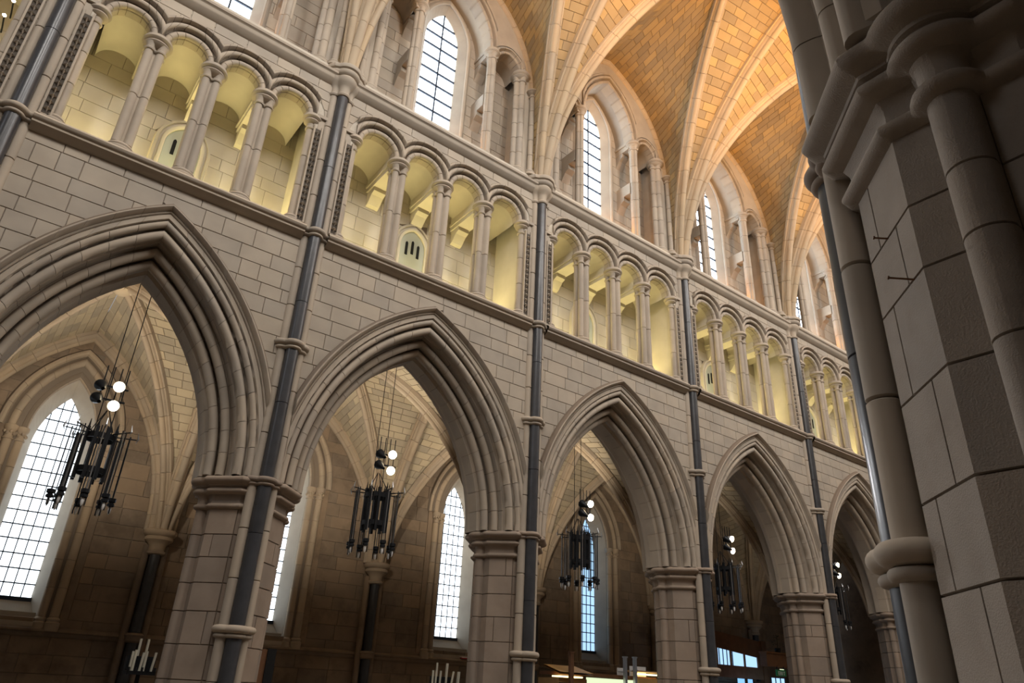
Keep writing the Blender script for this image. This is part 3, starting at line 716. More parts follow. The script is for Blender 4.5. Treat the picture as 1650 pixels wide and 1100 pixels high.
# ================================================================== CLERESTORY COLUMNS AND ARCHES
P_C1 = [(.0, .22), (.0, -.03)] + roll(.05, -.08, .05, 150, 340, 6) + [(.11, -.075), (.13, -.06), (.135, -.10)] + roll(.18, -.14, .04, 160, 340, 5) + [(.235, -.13), (.25, -.12)]
P_C2 = [(.245, -.12), (.255, -.165), (.28, -.18), (.30, -.165), (.31, -.12)]
P_S1 = [(.0, .20), (.0, -.02)] + roll(.04, -.06, .04, 150, 340, 5) + [(.09, -.06), (.10, -.09)] + roll(.14, -.115, .03, 160, 340, 5) + [(.19, -.11), (.20, -.10)]
TRI3 = [('c', -.06, .02, .062), ('c', .06, .02, .062), ('c', 0, .075, .062), ('c', 0, -.05, .07)]
for i in range(7):
    xm, k, A, B1, B2, WR = clere_arcs(i); yc = FY+.27
    t = thing('clerestory_arch', 'tall central moulded arch before the clerestory window '+ORD[i], 'arch', (A.xm, yc, A.zs), 'clerestory arches')
    arch_ring(t, A, P_C1, yc, 1, 7, 'mould', steps=4, clip=A.a+.15); arch_ring(t, A, P_C2, yc, 1, 6, 'mould', steps=4, name='hood_stone', clip=A.a+.15)
    mb = MB(); P = A.off(.01).pts(10); mb.grid([[(p[0], yc+.1, p[1]) for p in P], [(p[0], 0.95, p[1]) for p in P]]); mb.build('tunnel_soffit', 'stone', t, smooth=40)
    for B, nm in ((B1, 'left'), (B2, 'right')):
        t = thing('clerestory_arch', 'small %s side arch of the clerestory ' % nm+ORD[i], 'arch', (B.xm, yc, B.zs), 'clerestory side arches')
        arch_ring(t, B, P_S1, yc, 1, 4, 'mould', steps=4)
        mb = MB(); P = B.off(.01).pts(8); mb.grid([[(p[0], yc+.1, p[1]) for p in P], [(p[0], 0.95, p[1]) for p in P]]); mb.build('tunnel_soffit', 'stone', t, smooth=40)
    for sd, nm in ((-1, 'left'), (1, 'right')):
        cx = xm+sd*1.03*k
        column('clerestory_column', '%s slender column flanking the clerestory window ' % nm+ORD[i], 'column', 'clerestory columns', cx, yc, ZCF+.0, 15.72, TRI3, .12, 40, nd=5)
        mb = MB(); mb.box(cx-.13, cx+.13, yc+.05, .93, 15.50, 15.68); mb.box(cx-.16, cx+.16, yc+.05, .93, 15.66, 15.74)
        t = thing('clerestory_beam', 'stone tie beams on corbels behind the %s clerestory column ' % nm+ORD[i], 'beam', (cx, .8, 14), 'clerestory beams'); mb.build('upper_beam', 'stone', t)
        mb = MB(); mb.box(cx-.12, cx+.12, yc+.05, .93, 13.95, 14.30); mb.build('lower_beam', 'stone', t)
        for zc in (13.95, 15.50):
            P = [(.93, zc), (.66, zc), (.66, zc-.12), (.78, zc-.2), (.93, zc-.42)]
            mb = MB(); mb.grid([[(cx-.12, y, z) for y, z in P], [(cx+.12, y, z) for y, z in P]], False, True); mb.build('corbel', 'stone', t)
        cx = xm+sd*1.93*k
        column('clerestory_respond', '%s clustered respond of the clerestory ' % nm+ORD[i], 'column', 'clerestory responds', cx, yc-.02, ZCF, 15.50, [('c', -.11, 0, .07), ('c', 0, .09, .08), ('c', .11, 0, .07), ('c', 0, -.05, .11)], .17, 48, nd=6)
        cx = xm+sd*2.20*k
        column('wall_rib_shaft', '%s thin shaft under the clerestory wall rib ' % nm+ORD[i], 'column', 'wall rib shafts', cx, FY+.07, ZCF, 15.0, [('c', 0, 0, .065)], .075, 20, nd=5, caph=.2)
for j in range(8):   # solid springer block behind the ribs
    mb = MB(); x = XS[j]; mb.box(x-.26, x+.26, .22, 1.15, 12.25, 18.0)
    tag(mb.build('wall_springer_%d' % (j+1), 'stone'), 'masonry springer behind the vault ribs '+PORD[j], 'wall', kind='structure')
# lamps inside the triforium: floor uplighters behind the sill
for i in range(7):
    xm = (XS[i]+XS[i+1])/2; arcs, sp = TA[i]
    for k in range(4):
        lamp('triforium_uplighter', 'AREA', (arcs[k].xm, 1.14, ZTRI+.04), 15 if i else 8, (1, .85, .36), (arcs[k].xm, 1.26, ZTRI+.75), shape='RECTANGLE', size=.85, size_y=.08)
    if 1 <= i <= 5: lamp('clerestory_uplighter', 'POINT', (xm+.25, .60, ZCF+.12), 14 if i < 3 else 30, (1, .42, .08), shadow_soft_size=.05)

# ================================================================== AISLE
AY = 6.10; AYS = 5.70; ZAS = 4.2; ZAB = 8.35; ZAW = 8.05; AM = 3.8
def awin(i):
    xm = (XS[i]+XS[i+1])/2-.02
    return Arc(xm, 5.55, .43, 1.13), 2.72
for i in range(7):
    x0, x1 = XS[i], XS[i+1]; xm = (x0+x1)/2; has = i <= 4
    win, zb = awin(i); opn = Arc(win.xm, 5.75, .57, 1.24); zo = 2.30
    mb = MB(); yb = AY+.014
    if has:
        H = opn.off(.1)
        for a, b in ((x0, win.xm-H.a), (win.xm+H.a, x1)): mb.add([(a, yb, 0), (b, yb, 0), (b, yb, 8.6), (a, yb, 8.6)], [(0, 1, 2, 3)])
        column_fill(mb, win.xm-H.a, win.xm+H.a, 8.6, lambda x: H.top(x), yb, n=24)
        mb.add([(win.xm-H.a, yb, 0), (win.xm+H.a, yb, 0), (win.xm+H.a, yb, zo), (win.xm-H.a, yb, zo)], [(0, 1, 2, 3)])
    else: mb.add([(x0, yb, 0), (x1, yb, 0), (x1, yb, 8.6), (x0, yb, 8.6)], [(0, 1, 2, 3)])
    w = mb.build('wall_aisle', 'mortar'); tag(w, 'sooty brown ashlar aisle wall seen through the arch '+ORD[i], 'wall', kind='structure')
    hol = [(opn.off(.50), zo)] if has else []
    up = Arc(xm, 4.3, (x1-x0)/2-.12, 3.85)
    inside = up.poly(0, 12)
    ps = ashlar(x0, x1, 1.2, 8.2, .31, .45, .85, hol, inside, seed=90+i)
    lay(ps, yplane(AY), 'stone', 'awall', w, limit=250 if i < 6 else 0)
    # string course
    mb = MB(); mb.grid([[(x, AY+y, 2.17+z) for y, z in [(.02, .08), (-.05, .06), (-.08, .03), (-.08, 0), (-.05, -.02), (-.05, -.05), (-.02, -.09), (.02, -.10)]] for x in (x0, x1)])
    tag(mb.build('trim_%d' % (i+15), 'awall', smooth=40), 'dark string course along the aisle wall below the windows '+ORD[i], 'string course', kind='structure')
    # wall rib
    Wl = {}
    if not has: continue
    wn = thing('window_%d' % (i+8), 'tall bright lancet window with lead grid in the aisle '+ORD[i], 'window', (win.xm, AY+.5, zo), kind='structure')
    # reveal: from the opening in the wall back to the glass
    yg = AY+.50
    o1 = opn.poly(zo, 12); o2 = win.poly(zb, 12)
    mb = MB(); mb.grid([[(p[0], AY+.12, p[1]) for p in o1], [(p[0], yg, p[1]) for p in o2], [(p[0], yg+.05, p[1]) for p in o2]], True); mb.build('reveal', 'stone', wn)
    mb = MB()
    for k, (ya, za) in enumerate(((AY-.02, zo-.02), (AY+.16, zo+.14))): mb.box(win.xm-.70+.1*k, win.xm+.70-.1*k, ya, AY+.42, za-.10, za+.04)
    mb.build('sill', 'stone', wn)
    mb = MB(); mb.box(win.xm-win.a-.03, win.xm+win.a+.03, yg-.04, yg+.03, zb-.07, zb+.03); mb.build('sill_bar', 'lead', wn)
    conv = win.poly(zb, 12); zt = win.zs+win.h; nc, nr_ = 5, 15
    for c_ in range(nc):
        for r_ in range(nr_):
            xa = win.xm-win.a+2*win.a*c_/nc; xb = xa+2*win.a/nc; za = zb+(zt-zb)*r_/nr_; zz = zb+(zt-zb)*(r_+1)/nr_
            p = clip_convex([(xa+.004, za+.006), (xb-.004, za+.006), (xb-.004, zz-.006), (xa+.004, zz-.006)], conv)
            if len(p) > 2 and abs(area(p)) > .0008: mb = MB(); prism(mb, p, yplane(yg+.01), .008, .001); mb.build('pane', 'sky' if i < 4 else 'skyd', wn)
    for c_ in range(1, nc):
        xa = win.xm-win.a+2*win.a*c_/nc; mb = MB(); mb.box(xa-.010, xa+.010, yg-.005, yg+.02, zb, win.top(xa)); mb.build('lead_bar', 'lead', wn)
    for r_ in range(1, nr_):
        z = zb+(zt-zb)*r_/nr_; hw = win.a if z < win.zs else max(.03, math.sqrt(max(0, win.R**2-(z-win.zs)**2))-win.c)
        mb = MB(); mb.box(win.xm-hw, win.xm+hw, yg-.012, yg+.018, z-.012, z+.012); mb.build('saddle_bar', 'lead', wn)
    # moulded arch over the window, its hood and colonnettes
    t = thing('window_arch', 'roll moulded pointed arch around the aisle lancet '+ORD[i], 'arch', (win.xm, AY, opn.zs), 'aisle window arches')
    sc1 = 1.4
    prof1 = [(.0, .14)] + roll(.045, .06, .05, 130, 330, 6) + [(.11, .05), (.13, .07), (.15, .05)] + roll(.20, .0, .05, 160, 330, 6) + [(.26, .0), (.29, .03), (.30, .0)]
    prof2 = [(.295, .01), (.31, -.04), (.34, -.06), (.37, -.05), (.39, .01)]
    prof1 = [(o*sc1, y*1.2) for o, y in prof1]; prof2 = [(o*sc1, y*1.2) for o, y in prof2]
    arch_ring(t, opn, prof1, AY, 1, 6, 'arib', steps=4); arch_ring(t, opn, prof2, AY, 1, 5, 'arib', steps=4, name='hood_stone')
    for sd, nm in ((-1, 'left'), (1, 'right')):
        for e, (dx, y) in enumerate(((.64, AY+.06), (.84, AY-.01))):
            cx = win.xm+sd*dx; r_ = .082
            t = thing('colonnette', '%s %s colonnette with leaf capital beside the aisle lancet ' % ('inner' if e == 0 else 'outer', nm)+ORD[i].replace('of the ', ''), 'column', (cx, y, zo-.1), 'aisle window colonnettes')
            mb = MB(); mb.lathe([(.13, zo-.12), (.13, zo+.02), (.105, zo+.04), (.115, zo+.08), (.085, zo+.12)], (cx, y, 0), 16); mb.build('base', 'arib', t, smooth=40)
            zl = [zo+.12+(5.48-zo-.12)*k/6 for k in range(7)]
            for a, b in zip(zl, zl[1:]): mb = MB(); mb.lathe([(r_-.006, a+.002), (r_, a+.008), (r_, b-.008), (r_-.006, b-.002)], (cx, y, 0), 16); mb.build('shaft', 'arib', t, smooth=40)
            mb = MB(); mb.lathe([(r_, 5.47), (.098, 5.48), (.098, 5.505), (.078, 5.515), (.082, 5.62), (.105, 5.66), (.12, 5.69), (.12, 5.75), (.10, 5.76)], (cx, y, 0), 16); cp = mb.build('capital', 'arib', t, smooth=40)
            mb = MB()
            for q in range(9):
                a = q*2*PI/9; zz = 5.58+.035*(q % 2)
                c = (cx+.092*math.cos(a), y+.092*math.sin(a), zz); mb.lathe([(.004, -.035), (.024, -.02), (.03, .005), (.02, .03), (.004, .036)], c, 6)
            o = mb.build('leaf_carving', 'arib', cp, smooth=60); o['kind'] = 'stuff'
        # plain strip of jamb between colonnettes and wall
        mb = MB(); mb.box(*sorted((win.xm+sd*.93, win.xm+sd*1.07)), AY-.012, AY+.05, zo, 5.75); mb.build('jamb_strip', 'awall', wn)
        mb = MB(); mb.add([(win.xm+sd*.57, AY+.12, zo), (win.xm+sd*1.07, AY+.10, zo), (win.xm+sd*1.07, AY+.10, 5.75), (win.xm+sd*.57, AY+.12, 5.75)], [(0, 1, 2, 3)]); mb.build('jamb_bed', 'stone', wn)

AIS = {}
rnd = random.Random(11)
for i in range(7):
    x0, x1 = XS[i], XS[i+1]; xm = (x0+x1)/2; hub = Vector((xm, AM, 5.5)); stones = []; back = MB(); boss = (xm, AM, ZAB)
    for ys, yw in ((1.50, 1.47), (AYS+.2, AY)):
        for xc in (x0, x1):
            Dg = RibArc((xc, ys, ZAS), boss, 3.3); T = RibArc((xc, ys, ZAS), (xc, AM, ZAB-.05), 3.0)
            Wl = WallArc((xc, yw, ZAS), (xm, yw, ZAW), 4.3, .12)
            half_cell(stones, back, Wl, Dg, hub, .19, .42, rnd); half_cell(stones, back, T, Dg, hub, .19, .42, rnd); AIS[(i, xc, ys)] = (Dg, T, Wl)
    w = back.build('ceiling_aisle', 'mortar'); tag(w, 'ribbed stone aisle vault seen through the arch '+ORD[i], 'ceiling', kind='structure')
    lay_vault(stones, w, 'avault', 260 if i in (1, 2, 3) else 150 if i == 4 else 0)
    if 1 <= i <= 5:
        mb = MB(); mb.lathe([(.04, -.30), (.12, -.28), (.19, -.22), (.17, -.16), (.2, -.1), (.15, 0)], (xm, AM, ZAB-.03), 12)
        b = mb.build('roof_boss', 'rib', smooth=50); tag(b, 'carved boss at the crown of the aisle vault '+ORD[i], 'boss')
        mb = MB()
        for q in range(8): mb.lathe([(.01, -.05), (.04, -.02), (.045, .02), (.01, .05)], (xm+.17*math.cos(q*PI/4), AM+.17*math.sin(q*PI/4), ZAB-.24), 6)
        o = mb.build('leaf_carving', 'rib', b, smooth=60, org=None); o['kind'] = 'stuff'
for j in range(0, 8):
    xc = XS[j]
    for ys, nm in ((1.50, 'pier'), (AYS+.2, 'aisle wall')):
        if j <= 6:
            Dg, T, Wl = AIS[(j, xc, ys)]
            rib('aisle_rib', 'diagonal aisle rib rising rightwards from the %s ' % nm+PORD[j], Dg.curve(27), Vector((0, 0, 1)).cross(Dg.dir), Vector((Dg.p1.x, AM, 5)), RIBP, 'arib', 'aisle diagonal ribs', 9, .78)
            rib('aisle_rib', 'transverse aisle rib from the %s ' % nm+PORD[j], T.curve(27), Vector((1, 0, 0)), Vector((xc, AM, 5)), RIBP, 'arib', 'aisle transverse ribs', 9, .9)
        if j >= 1:
            Dg, T, Wl = AIS[(j-1, xc, ys)]
            rib('aisle_rib', 'diagonal aisle rib rising leftwards from the %s ' % nm+PORD[j], Dg.curve(27), Vector((0, 0, 1)).cross(Dg.dir), Vector((Dg.p1.x, AM, 5)), RIBP, 'arib', 'aisle diagonal ribs', 9, .78)
    # wall respond with dark shaft
    t = thing('aisle_respond', 'dark shaft under a moulded capital on the aisle wall '+PORD[j], 'wall shaft', (xc, AYS+.2, 0), 'aisle wall shafts')
    for p, q in ((.3, 2.08), (2.26, 3.9)): mb = MB(); mb.lathe([(.10, p), (.10, q)], (xc, AYS+.20, 0), 20); mb.build('marble_shaft', 'marble', t, smooth=40)
    for sd in (-1, 1): mb = MB(); mb.lathe([(.075, .3), (.075, 3.9)], (xc+sd*.17, AYS+.30, 0), 16); mb.build('pale_shaft', 'awall', t, smooth=40)
    mb = MB(); loft_star(mb, [('c', 0, 0, .24)], (xc, AYS+.22), [(-.10, 3.72), (-.07, 3.74), (-.06, 3.78), (-.09, 3.80), (-.08, 3.90), (-.02, 3.96), (.03, 4.0), (.03, 4.05), (.01, 4.07), (.05, 4.09), (.08, 4.13), (.08, 4.18), (.05, 4.2), (-.1, 4.2)], 1, 28); mb.build('capital', 'arib', t, smooth=40)
    mb = MB(); mb.lathe([(.12, -.09), (.16, -.06), (.16, 0), (.18, .04), (.14, .08)], (xc, AYS+.22, 2.17), 20); mb.build('shaft_ring', 'awall', t, smooth=40)
for i in range(7):
    x0, x1 = XS[i], XS[i+1]; xm = (x0+x1)/2
    for xc, sd in ((x0, 'left'), (x1, 'right')):
        Wl = AIS[(i, xc, AYS+.2)][2]
        rib('aisle_wall_rib', 'wall rib, %s half, over the aisle window ' % sd+ORD[i], [p+Vector((0, -.03, 0)) for p in Wl.curve(21, 0)], Vector((0, 1, 0)), Vector((xm, AY, 5)), RIBS, 'arib', 'aisle wall ribs', 8, 1.3)
# end walls closing aisle and nave passages
for x, nm in ((-4.9, 'left'), (30.9, 'far')):
    mb = MB(); mb.box(x-.1, x+.1, 1.5, 6.5, 0, 8.8); tag(mb.build('wall_aisle_end_'+nm, 'awall'), 'plain wall closing the %s end of the aisle' % nm, 'wall', kind='structure')
mb = MB(); mb.box(30.4, 30.6, -9.5, 1.4, 0, 18.6); tag(mb.build('wall_east', 'stone'), 'end wall of the nave behind the foreground pier', 'wall', kind='structure')

# ================================================================== CHANDELIERS AND FLOODLIGHTS
def chandelier(x, y, z, rot=0.):
    t = thing('chandelier', '', 'chandelier', (x, y, z), 'iron chandeliers')
    rc = .20
    for zz, r_ in ((-.02, rc), (-.52, rc)):
        mb = MB(); n = 24
        mb.grid([[(x+(r_+dr)*math.cos(2*PI*k/n), y+(r_+dr)*math.sin(2*PI*k/n), z+zz+dz) for k in range(n)] for dr, dz in ((-.012, -.04), (.012, -.04), (.012, .04), (-.012, .04), (-.012, -.04))], True); mb.build('hoop', 'dark', t)
    for k in range(8):
        a = rot+k*PI/4; cx, cy = x+rc*math.cos(a), y+rc*math.sin(a)
        mb = MB(); mb.box(cx-.022, cx+.022, cy-.022, cy+.022, z-.66, z+.10); mb.build('cage_bar', 'dark', t)
        mb = MB(); mb.tube([(cx, cy, z+.08), (cx, cy, z+.22)], [.018, .004], 6); mb.build('finial', 'dark', t)
    for k in range(8):
        a = rot+PI/8+k*PI/4; ro = .385; cx, cy = x+ro*math.cos(a), y+ro*math.sin(a); ux, uy = math.cos(a), math.sin(a)
        mb = MB(); mb.tube([(x+rc*ux, y+rc*uy, z+.03), (x+(ro+.09)*ux, y+(ro+.09)*uy, z+.05)], .010, 6); ar = mb.build('arm', 'dark', t)
        mb = MB(); mb.tube([(x+(ro+.09)*ux, y+(ro+.09)*uy, z+.0), (x+(ro+.11)*ux, y+(ro+.11)*uy, z+.06), (x+(ro+.09)*ux, y+(ro+.09)*uy, z+.16)], [.006, .014, .004], 6); mb.build('candle_hook', 'steel', ar)
        for e in (-1, 0, 1):
            px, py = cx-uy*.038*e, cy+ux*.038*e
            mb = MB(); mb.tube([(px, py, z+.07), (px, py, z-1.02-.05*(e != 0))], .009, 6); mb.build('pendant_rod', 'dark' if e else 'steel', t)
        mb = MB(); mb.lathe([(.02, -.84), (.055, -.85), (.055, -.90), (.03, -.91), (.05, -.93), (.05, -.96), (.02, -.97)], (cx, cy, z), 8); cup = mb.build('lamp_cup', 'dark', t)
        mb = MB(); mb.lathe([(.012, -.96), (.024, -1.0), (.02, -1.05), (.004, -1.08)], (cx, cy, z), 8); mb.build('glass_bulb', 'white', cup, smooth=60)
    for sd in (-1, 1):
        mb = MB(); mb.tube([(x+sd*.10, y+.06, z+.0), (x+sd*.10, y+.08, 8.02)], .007, 6); mb.build('hanging_cable', 'dark', t)
    for k in range(4):
        a = rot+k*PI/2+.3; mb = MB(); mb.tube([(x+rc*math.cos(a), y+rc*math.sin(a), z+.05), (x+.02*math.cos(a), y+.06, z+.42)], .007, 6); mb.build('stay_rod', 'dark', t)
    return t
def floodlights(x, y, z, up=300):
    t = thing('floodlight_frame', '', 'floodlight', (x, y, z), 'floodlights above the chandeliers')
    for sd in (-1, 1):
        for e in (-.05, .05): mb = MB(); mb.tube([(x+sd*.10+e, y+.1, z-.12), (x+sd*.10+e, y+.1, z+.42)], .009, 6); mb.build('frame_rod', 'dark', t)
    mb = MB(); mb.tube([(x-.2, y+.08, z+.10), (x+.2, y+.08, z+.10)], .015, 6); mb.build('cross_bar', 'dark', t)
    mb = MB(); mb.tube([(x-.2, y+.08, z-.10), (x+.2, y+.08, z-.10)], .015, 6); mb.build('cross_bar', 'dark', t)
    for k, (dx, dz, lit) in enumerate(((.06, .10, 1), (.06, -.20, 1), (-.18, .06, 0), (-.18, -.14, 0))):
        c = Vector((x+dx, y, z+dz)); d = Vector((-.15, -1, -.30)).normalized() if lit else Vector((-.2, 1, .6)).normalized()
        q = d.to_track_quat('Z', 'Y').to_matrix(); mb = MB(); prof = [(.025, -.17), (.035, -.14), (.06, -.06), (.085, 0), (.085, .03), (.078, .03), (.07, .0)]
        mb.lathe(prof, (0, 0, 0), 16, False); mb.v = [tuple(c+q @ Vector(p)) for p in mb.v]; hd = mb.build('lamp_housing', 'white' if lit else 'dark', t, smooth=40)
        mb = MB(); mb.lathe([(.079, .005), (.05, .03), (.005, .04)], (0, 0, 0), 16); mb.v = [tuple(c+q @ Vector(p)) for p in mb.v]; mb.build('lens', 'bulb' if lit else 'dark', hd, smooth=60)
    lamp('aisle_uplight', 'SPOT', (x-.2, y+1.0, z-.1), up, (1, .88, .70), (x+.6, y+3.4, z+1.9), spot_size=R(135), spot_blend=.8, shadow_soft_size=.05)
    lamp('floodlight_beam', 'SPOT', (x+.04, y-.16, z-.1), 430, (.96, .97, 1), (x-.3, y-10, z-3.2), spot_size=R(75), spot_blend=.7, shadow_soft_size=.08)
    return t
HANG = {1: 'bright lancet window in the leftmost bay', 2: 'vault of the second bay', 3: 'bluish lancet window in the third bay', 4: 'dark wall of the fourth bay', 5: 'gloomy aisle of the fifth bay'}
CH = {}
for i in range(1, 6):
    xm = (XS[i]+XS[i+1])/2+(.15 if i == 1 else 0)
    c = chandelier(xm, 1.42, 4.66, .2+i*.13); c['label'] = 'black iron chandelier of hanging rods before the '+HANG[i]
    f = floodlights(xm+(-.05 if i == 1 else 0), 1.15, 5.27, {4: 90, 5: 50}.get(i, 320)); f['label'] = 'frame of two lit floodlights hung before the '+HANG[i]

# ================================================================== SMALL THINGS NEAR THE FLOOR
def candle_stand(x, y, label, cand, top):
    t = thing('candle_stand', label, 'candle stand', (x, y, 0), 'votive candle stands')
    mb = MB(); mb.box(x-.20, x+.20, y-.15, y+.15, top-.05, top); mb.build('tray', 'dark', t)
    mb = MB(); mb.box(x-.20, x+.20, y+.02, y+.15, top, top+.20); mb.build('upper_tray', 'dark', t)
    mb = MB(); mb.lathe([(.22, 0), (.22, .03), (.04, .08), (.03, top-.05)], (x, y, 0), 12); mb.build('stand_foot', 'dark', t)
    for k in range(5):
        mb = MB(); mb.tube([(x-.18+k*.09, y-.15, top), (x-.18+k*.09, y-.15, top+.05)], .018, 8); mb.build('candle_cup', 'dark', t)
    for k, (dx, dy, up, h, r_, tilt) in enumerate(cand):
        mb = MB(); zb = top+(.20 if up else .0); mb.tube([(x+dx, y+dy, zb), (x+dx+tilt, y+dy, zb+h)], r_, 10)
        nm = ['first', 'second', 'third', 'fourth', 'fifth', 'sixth', 'seventh', 'eighth'][k]
        tag(mb.build('candle', 'wax', smooth=40, org=(x+dx, y+dy, zb)), '%s unlit cream candle, front row first, on the stand %s' % (nm, 'by the leftmost pier' if x < 6 else 'by the second pier'), 'candle', 'candles on the stands')
candle_stand(4.44, 2.3, 'black votive candle stand by the leftmost pier', [(-.16, -.08, 0, .26, .017, 0), (-.12, -.08, 0, .28, .019, 0), (-.02, -.08, 0, .25, .018, .01), (.03, -.08, 0, .27, .020, 0), (.14, -.08, 0, .26, .018, .02), (-.06, .08, 1, .24, .018, 0), (.05, .08, 1, .24, .018, 0)], 1.60)
candle_stand(9.80, 2.3, 'black votive candle stand by the second pier', [(-.28, -.08, 0, .30, .02, 0), (-.21, -.08, 0, .30, .018, 0), (-.12, -.08, 0, .30, .02, .01), (.02, -.08, 0, .30, .02, 0), (.13, -.08, 0, .30, .02, .05), (.28, -.08, 0, .30, .03, .02), (-.10, .08, 1, .24, .018, 0), (.12, .08, 1, .24, .026, .01)], 1.56)
t = thing('notice_board', 'brown wooden board with black edge standing beside the leftmost pier', 'board', (5.80, .95, 0))
mb = MB(); mb.box(5.62, 5.80, .90, .96, .05, 1.97); mb.build('board_face', 'wood', t)
mb = MB(); mb.box(5.80, 5.93, .88, .98, .0, 1.98); mb.build('board_edge', 'black', t)
for sd in (5.66, 5.88): mb = MB(); mb.box(sd-.04, sd+.04, .75, 1.1, 0, .05); mb.build('foot', 'black', t)
# reading desk and lit display counter in the third bay
t = thing('display_counter', 'honey pine counter with lit green top behind the third arch', 'counter', (14.2, 3.0, 0))
mb = MB(); mb.box(13.2, 16.2, 2.8, 3.4, .1, 1.78); mb.build('counter_body', 'wood', t)
mb = MB(); mb.box(14.0, 15.6, 2.78, 2.80, 1.55, 1.93); mb.build('lit_panel', 'gglow', t)
mb = MB(); mb.box(13.15, 16.3, 2.74, 3.45, 1.95, 2.02); mb.build('counter_top', 'wood', t)
t = thing('display_hood', 'pine canopy with warm strip light at the near end of the counter', 'canopy', (13.5, 2.9, 0))
mb = MB(); mb.box(13.0, 13.85, 2.62, 3.3, 1.3, 1.88); mb.build('canopy_box', 'pine', t)
for z in (1.62, 1.76): mb = MB(); mb.box(13.02, 13.83, 2.60, 2.63, z, z+.03); mb.build('slot', 'black', t)
mb = MB(); mb.grid([[(12.95, 2.5, 2.0), (13.95, 2.5, 2.0)], [(13.15, 3.3, 2.16), (14.1, 3.3, 2.16)], [(13.15, 3.3, 2.12), (14.1, 3.3, 2.12)], [(12.95, 2.5, 1.96), (13.95, 2.5, 1.96)]]); mb.build('canopy_roof', 'pine', t)
mb = MB(); mb.box(13.1, 13.8, 2.7, 2.95, 1.90, 1.93); mb.build('strip_light', 'glow', t)
t = thing('display_hood', 'pine shelf with warm strip light at the pier end of the counter', 'canopy', (16.2, 2.9, 0))
mb = MB(); mb.box(15.55, 16.35, 2.62, 3.3, 1.3, 1.98); mb.build('canopy_box', 'pine', t)
mb = MB(); mb.box(15.6, 16.35, 2.66, 2.9, 2.06, 2.09); mb.build('strip_light', 'glow', t)
mb = MB(); mb.box(15.5, 16.4, 2.6, 3.3, 2.12, 2.15); mb.build('canopy_roof', 'pine', t)
for x, h, lb in ((13.25, 2.42, 'dark timber post left of the lit counter'), (14.95, 2.42, 'pale post left of the white cards'), (15.28, 2.43, 'pale post right of the white cards')):
    mb = MB(); w_ = .035 if x > 14 else .05
    mb.add([], []); mb.box(x-w_, x+w_, 2.45, 2.52, .3, h); mb.box(x-w_*1.4, x+w_*1.4, 2.44, 2.53, h-.03, h)
    tag(mb.build('post', 'steel' if x > 14 else 'wood', org=(x, 2.48, .3)), lb, 'post')
for x0_, x1_, z0_, z1_, lb in ((15.0, 15.24, 2.02, 2.18, 'small white card between the pale posts'), (15.42, 15.98, 2.02, 2.24, 'wide white card beside the pier behind the third arch')):
    t = thing('card_sign', lb, 'sign', ((x0_+x1_)/2, 2.6, z0_)); mb = MB(); mb.box(x0_, x1_, 2.78, 2.80, z0_, z1_); mb.build('card', 'white', t); mb = MB(); mb.box(x0_, x1_, 2.774, 2.78, (z0_+z1_)/2-.006, (z0_+z1_)/2+.006); mb.build('fold_line', 'steel', t)
t = thing('red_booklet', 'red and white booklet lying on the ledge below the bright lancet', 'booklet', (12.95, AY-.06, 2.26))
mb = MB(); mb.box(12.72, 13.18, AY-.09, AY+.0, 2.25, 2.268); mb.build('cover', mat('red_cover', (.5, .03, .04), bump=0), t)
mb = MB(); mb.box(12.73, 13.17, AY-.085, AY+.0, 2.268, 2.29); mb.build('pages', 'white', t)
# glazed timber lobby in the fifth bay aisle
t = thing('timber_lobby', 'dark timber lobby with sloping blue window strip behind the fourth arch', 'lobby', (22.6, 4.9, 0))
mb = MB(); yl = 4.85
mb.add([(20.6, yl, 3.62), (24.1, yl, 3.39), (24.1, yl, 2.86), (20.6, yl, 3.16)], [(0, 1, 2, 3)]); mb.add([(20.6, yl, 3.62), (24.1, yl, 3.39), (24.1, 6.0, 3.39), (20.6, 6.0, 3.62)], [(0, 1, 2, 3)])
mb.build('sloping_fascia', 'wood', t)
mb = MB(); mb.box(20.6, 24.1, yl-.03, yl+.03, 2.25, 2.60); mb.build('transom', 'wood', t)
mb = MB(); mb.box(23.85, 24.1, yl-.06, yl+.10, 0, 3.42); mb.build('corner_post', 'wood', t)
mb = MB(); mb.box(20.6, 24.0, yl-.02, yl+.04, 0, 1.95); mb.build('lower_panel', 'wood', t)
def ztop(x): return 3.16+(2.86-3.16)*(x-20.6)/3.5
for a, b in ((20.7, 21.5), (21.56, 22.19), (22.26, 22.90), (22.97, 23.62)):
    mb = MB(); mb.add([(a, yl+.02, 2.58), (b, yl+.02, 2.58), (b, yl+.02, ztop(b)), (a, yl+.02, ztop(a)), (a, yl+.03, 2.58), (b, yl+.03, 2.58), (b, yl+.03, ztop(b)), (a, yl+.03, ztop(a))], [(0, 1, 2, 3), (4, 5, 6, 7), (0, 1, 5, 4), (2, 3, 7, 6)]); mb.build('pane', 'skyd', t)
for x in (21.66, 21.85, 22.05, 22.33): mb = MB(); mb.box(x-.012, x+.012, yl, yl+.02, 2.58, ztop(x)); mb.build('glazing_bar', 'lead', t)
for a, b in ((20.6, 20.7), (21.5, 21.56), (22.19, 22.26), (22.90, 22.97), (23.62, 23.9)): mb = MB(); mb.box(a, b, yl-.02, yl+.04, 2.55, ztop(a)+.02); mb.build('mullion', 'wood', t)
for a, b in ((22.45, 22.80), (22.98, 23.22)): mb = MB(); mb.box(a, b, yl-.03, yl-.02, 1.6, 2.24); mb.build('lower_pane', 'skyb', t)
t = thing('exit_sign', 'small green exit sign lit from above beside the timber lobby', 'sign', (23.6, 4.0, 2.4))
mb = MB(); mb.box(23.32, 23.84, 3.98, 4.02, 2.36, 2.54); mb.build('sign_panel', 'green', t)
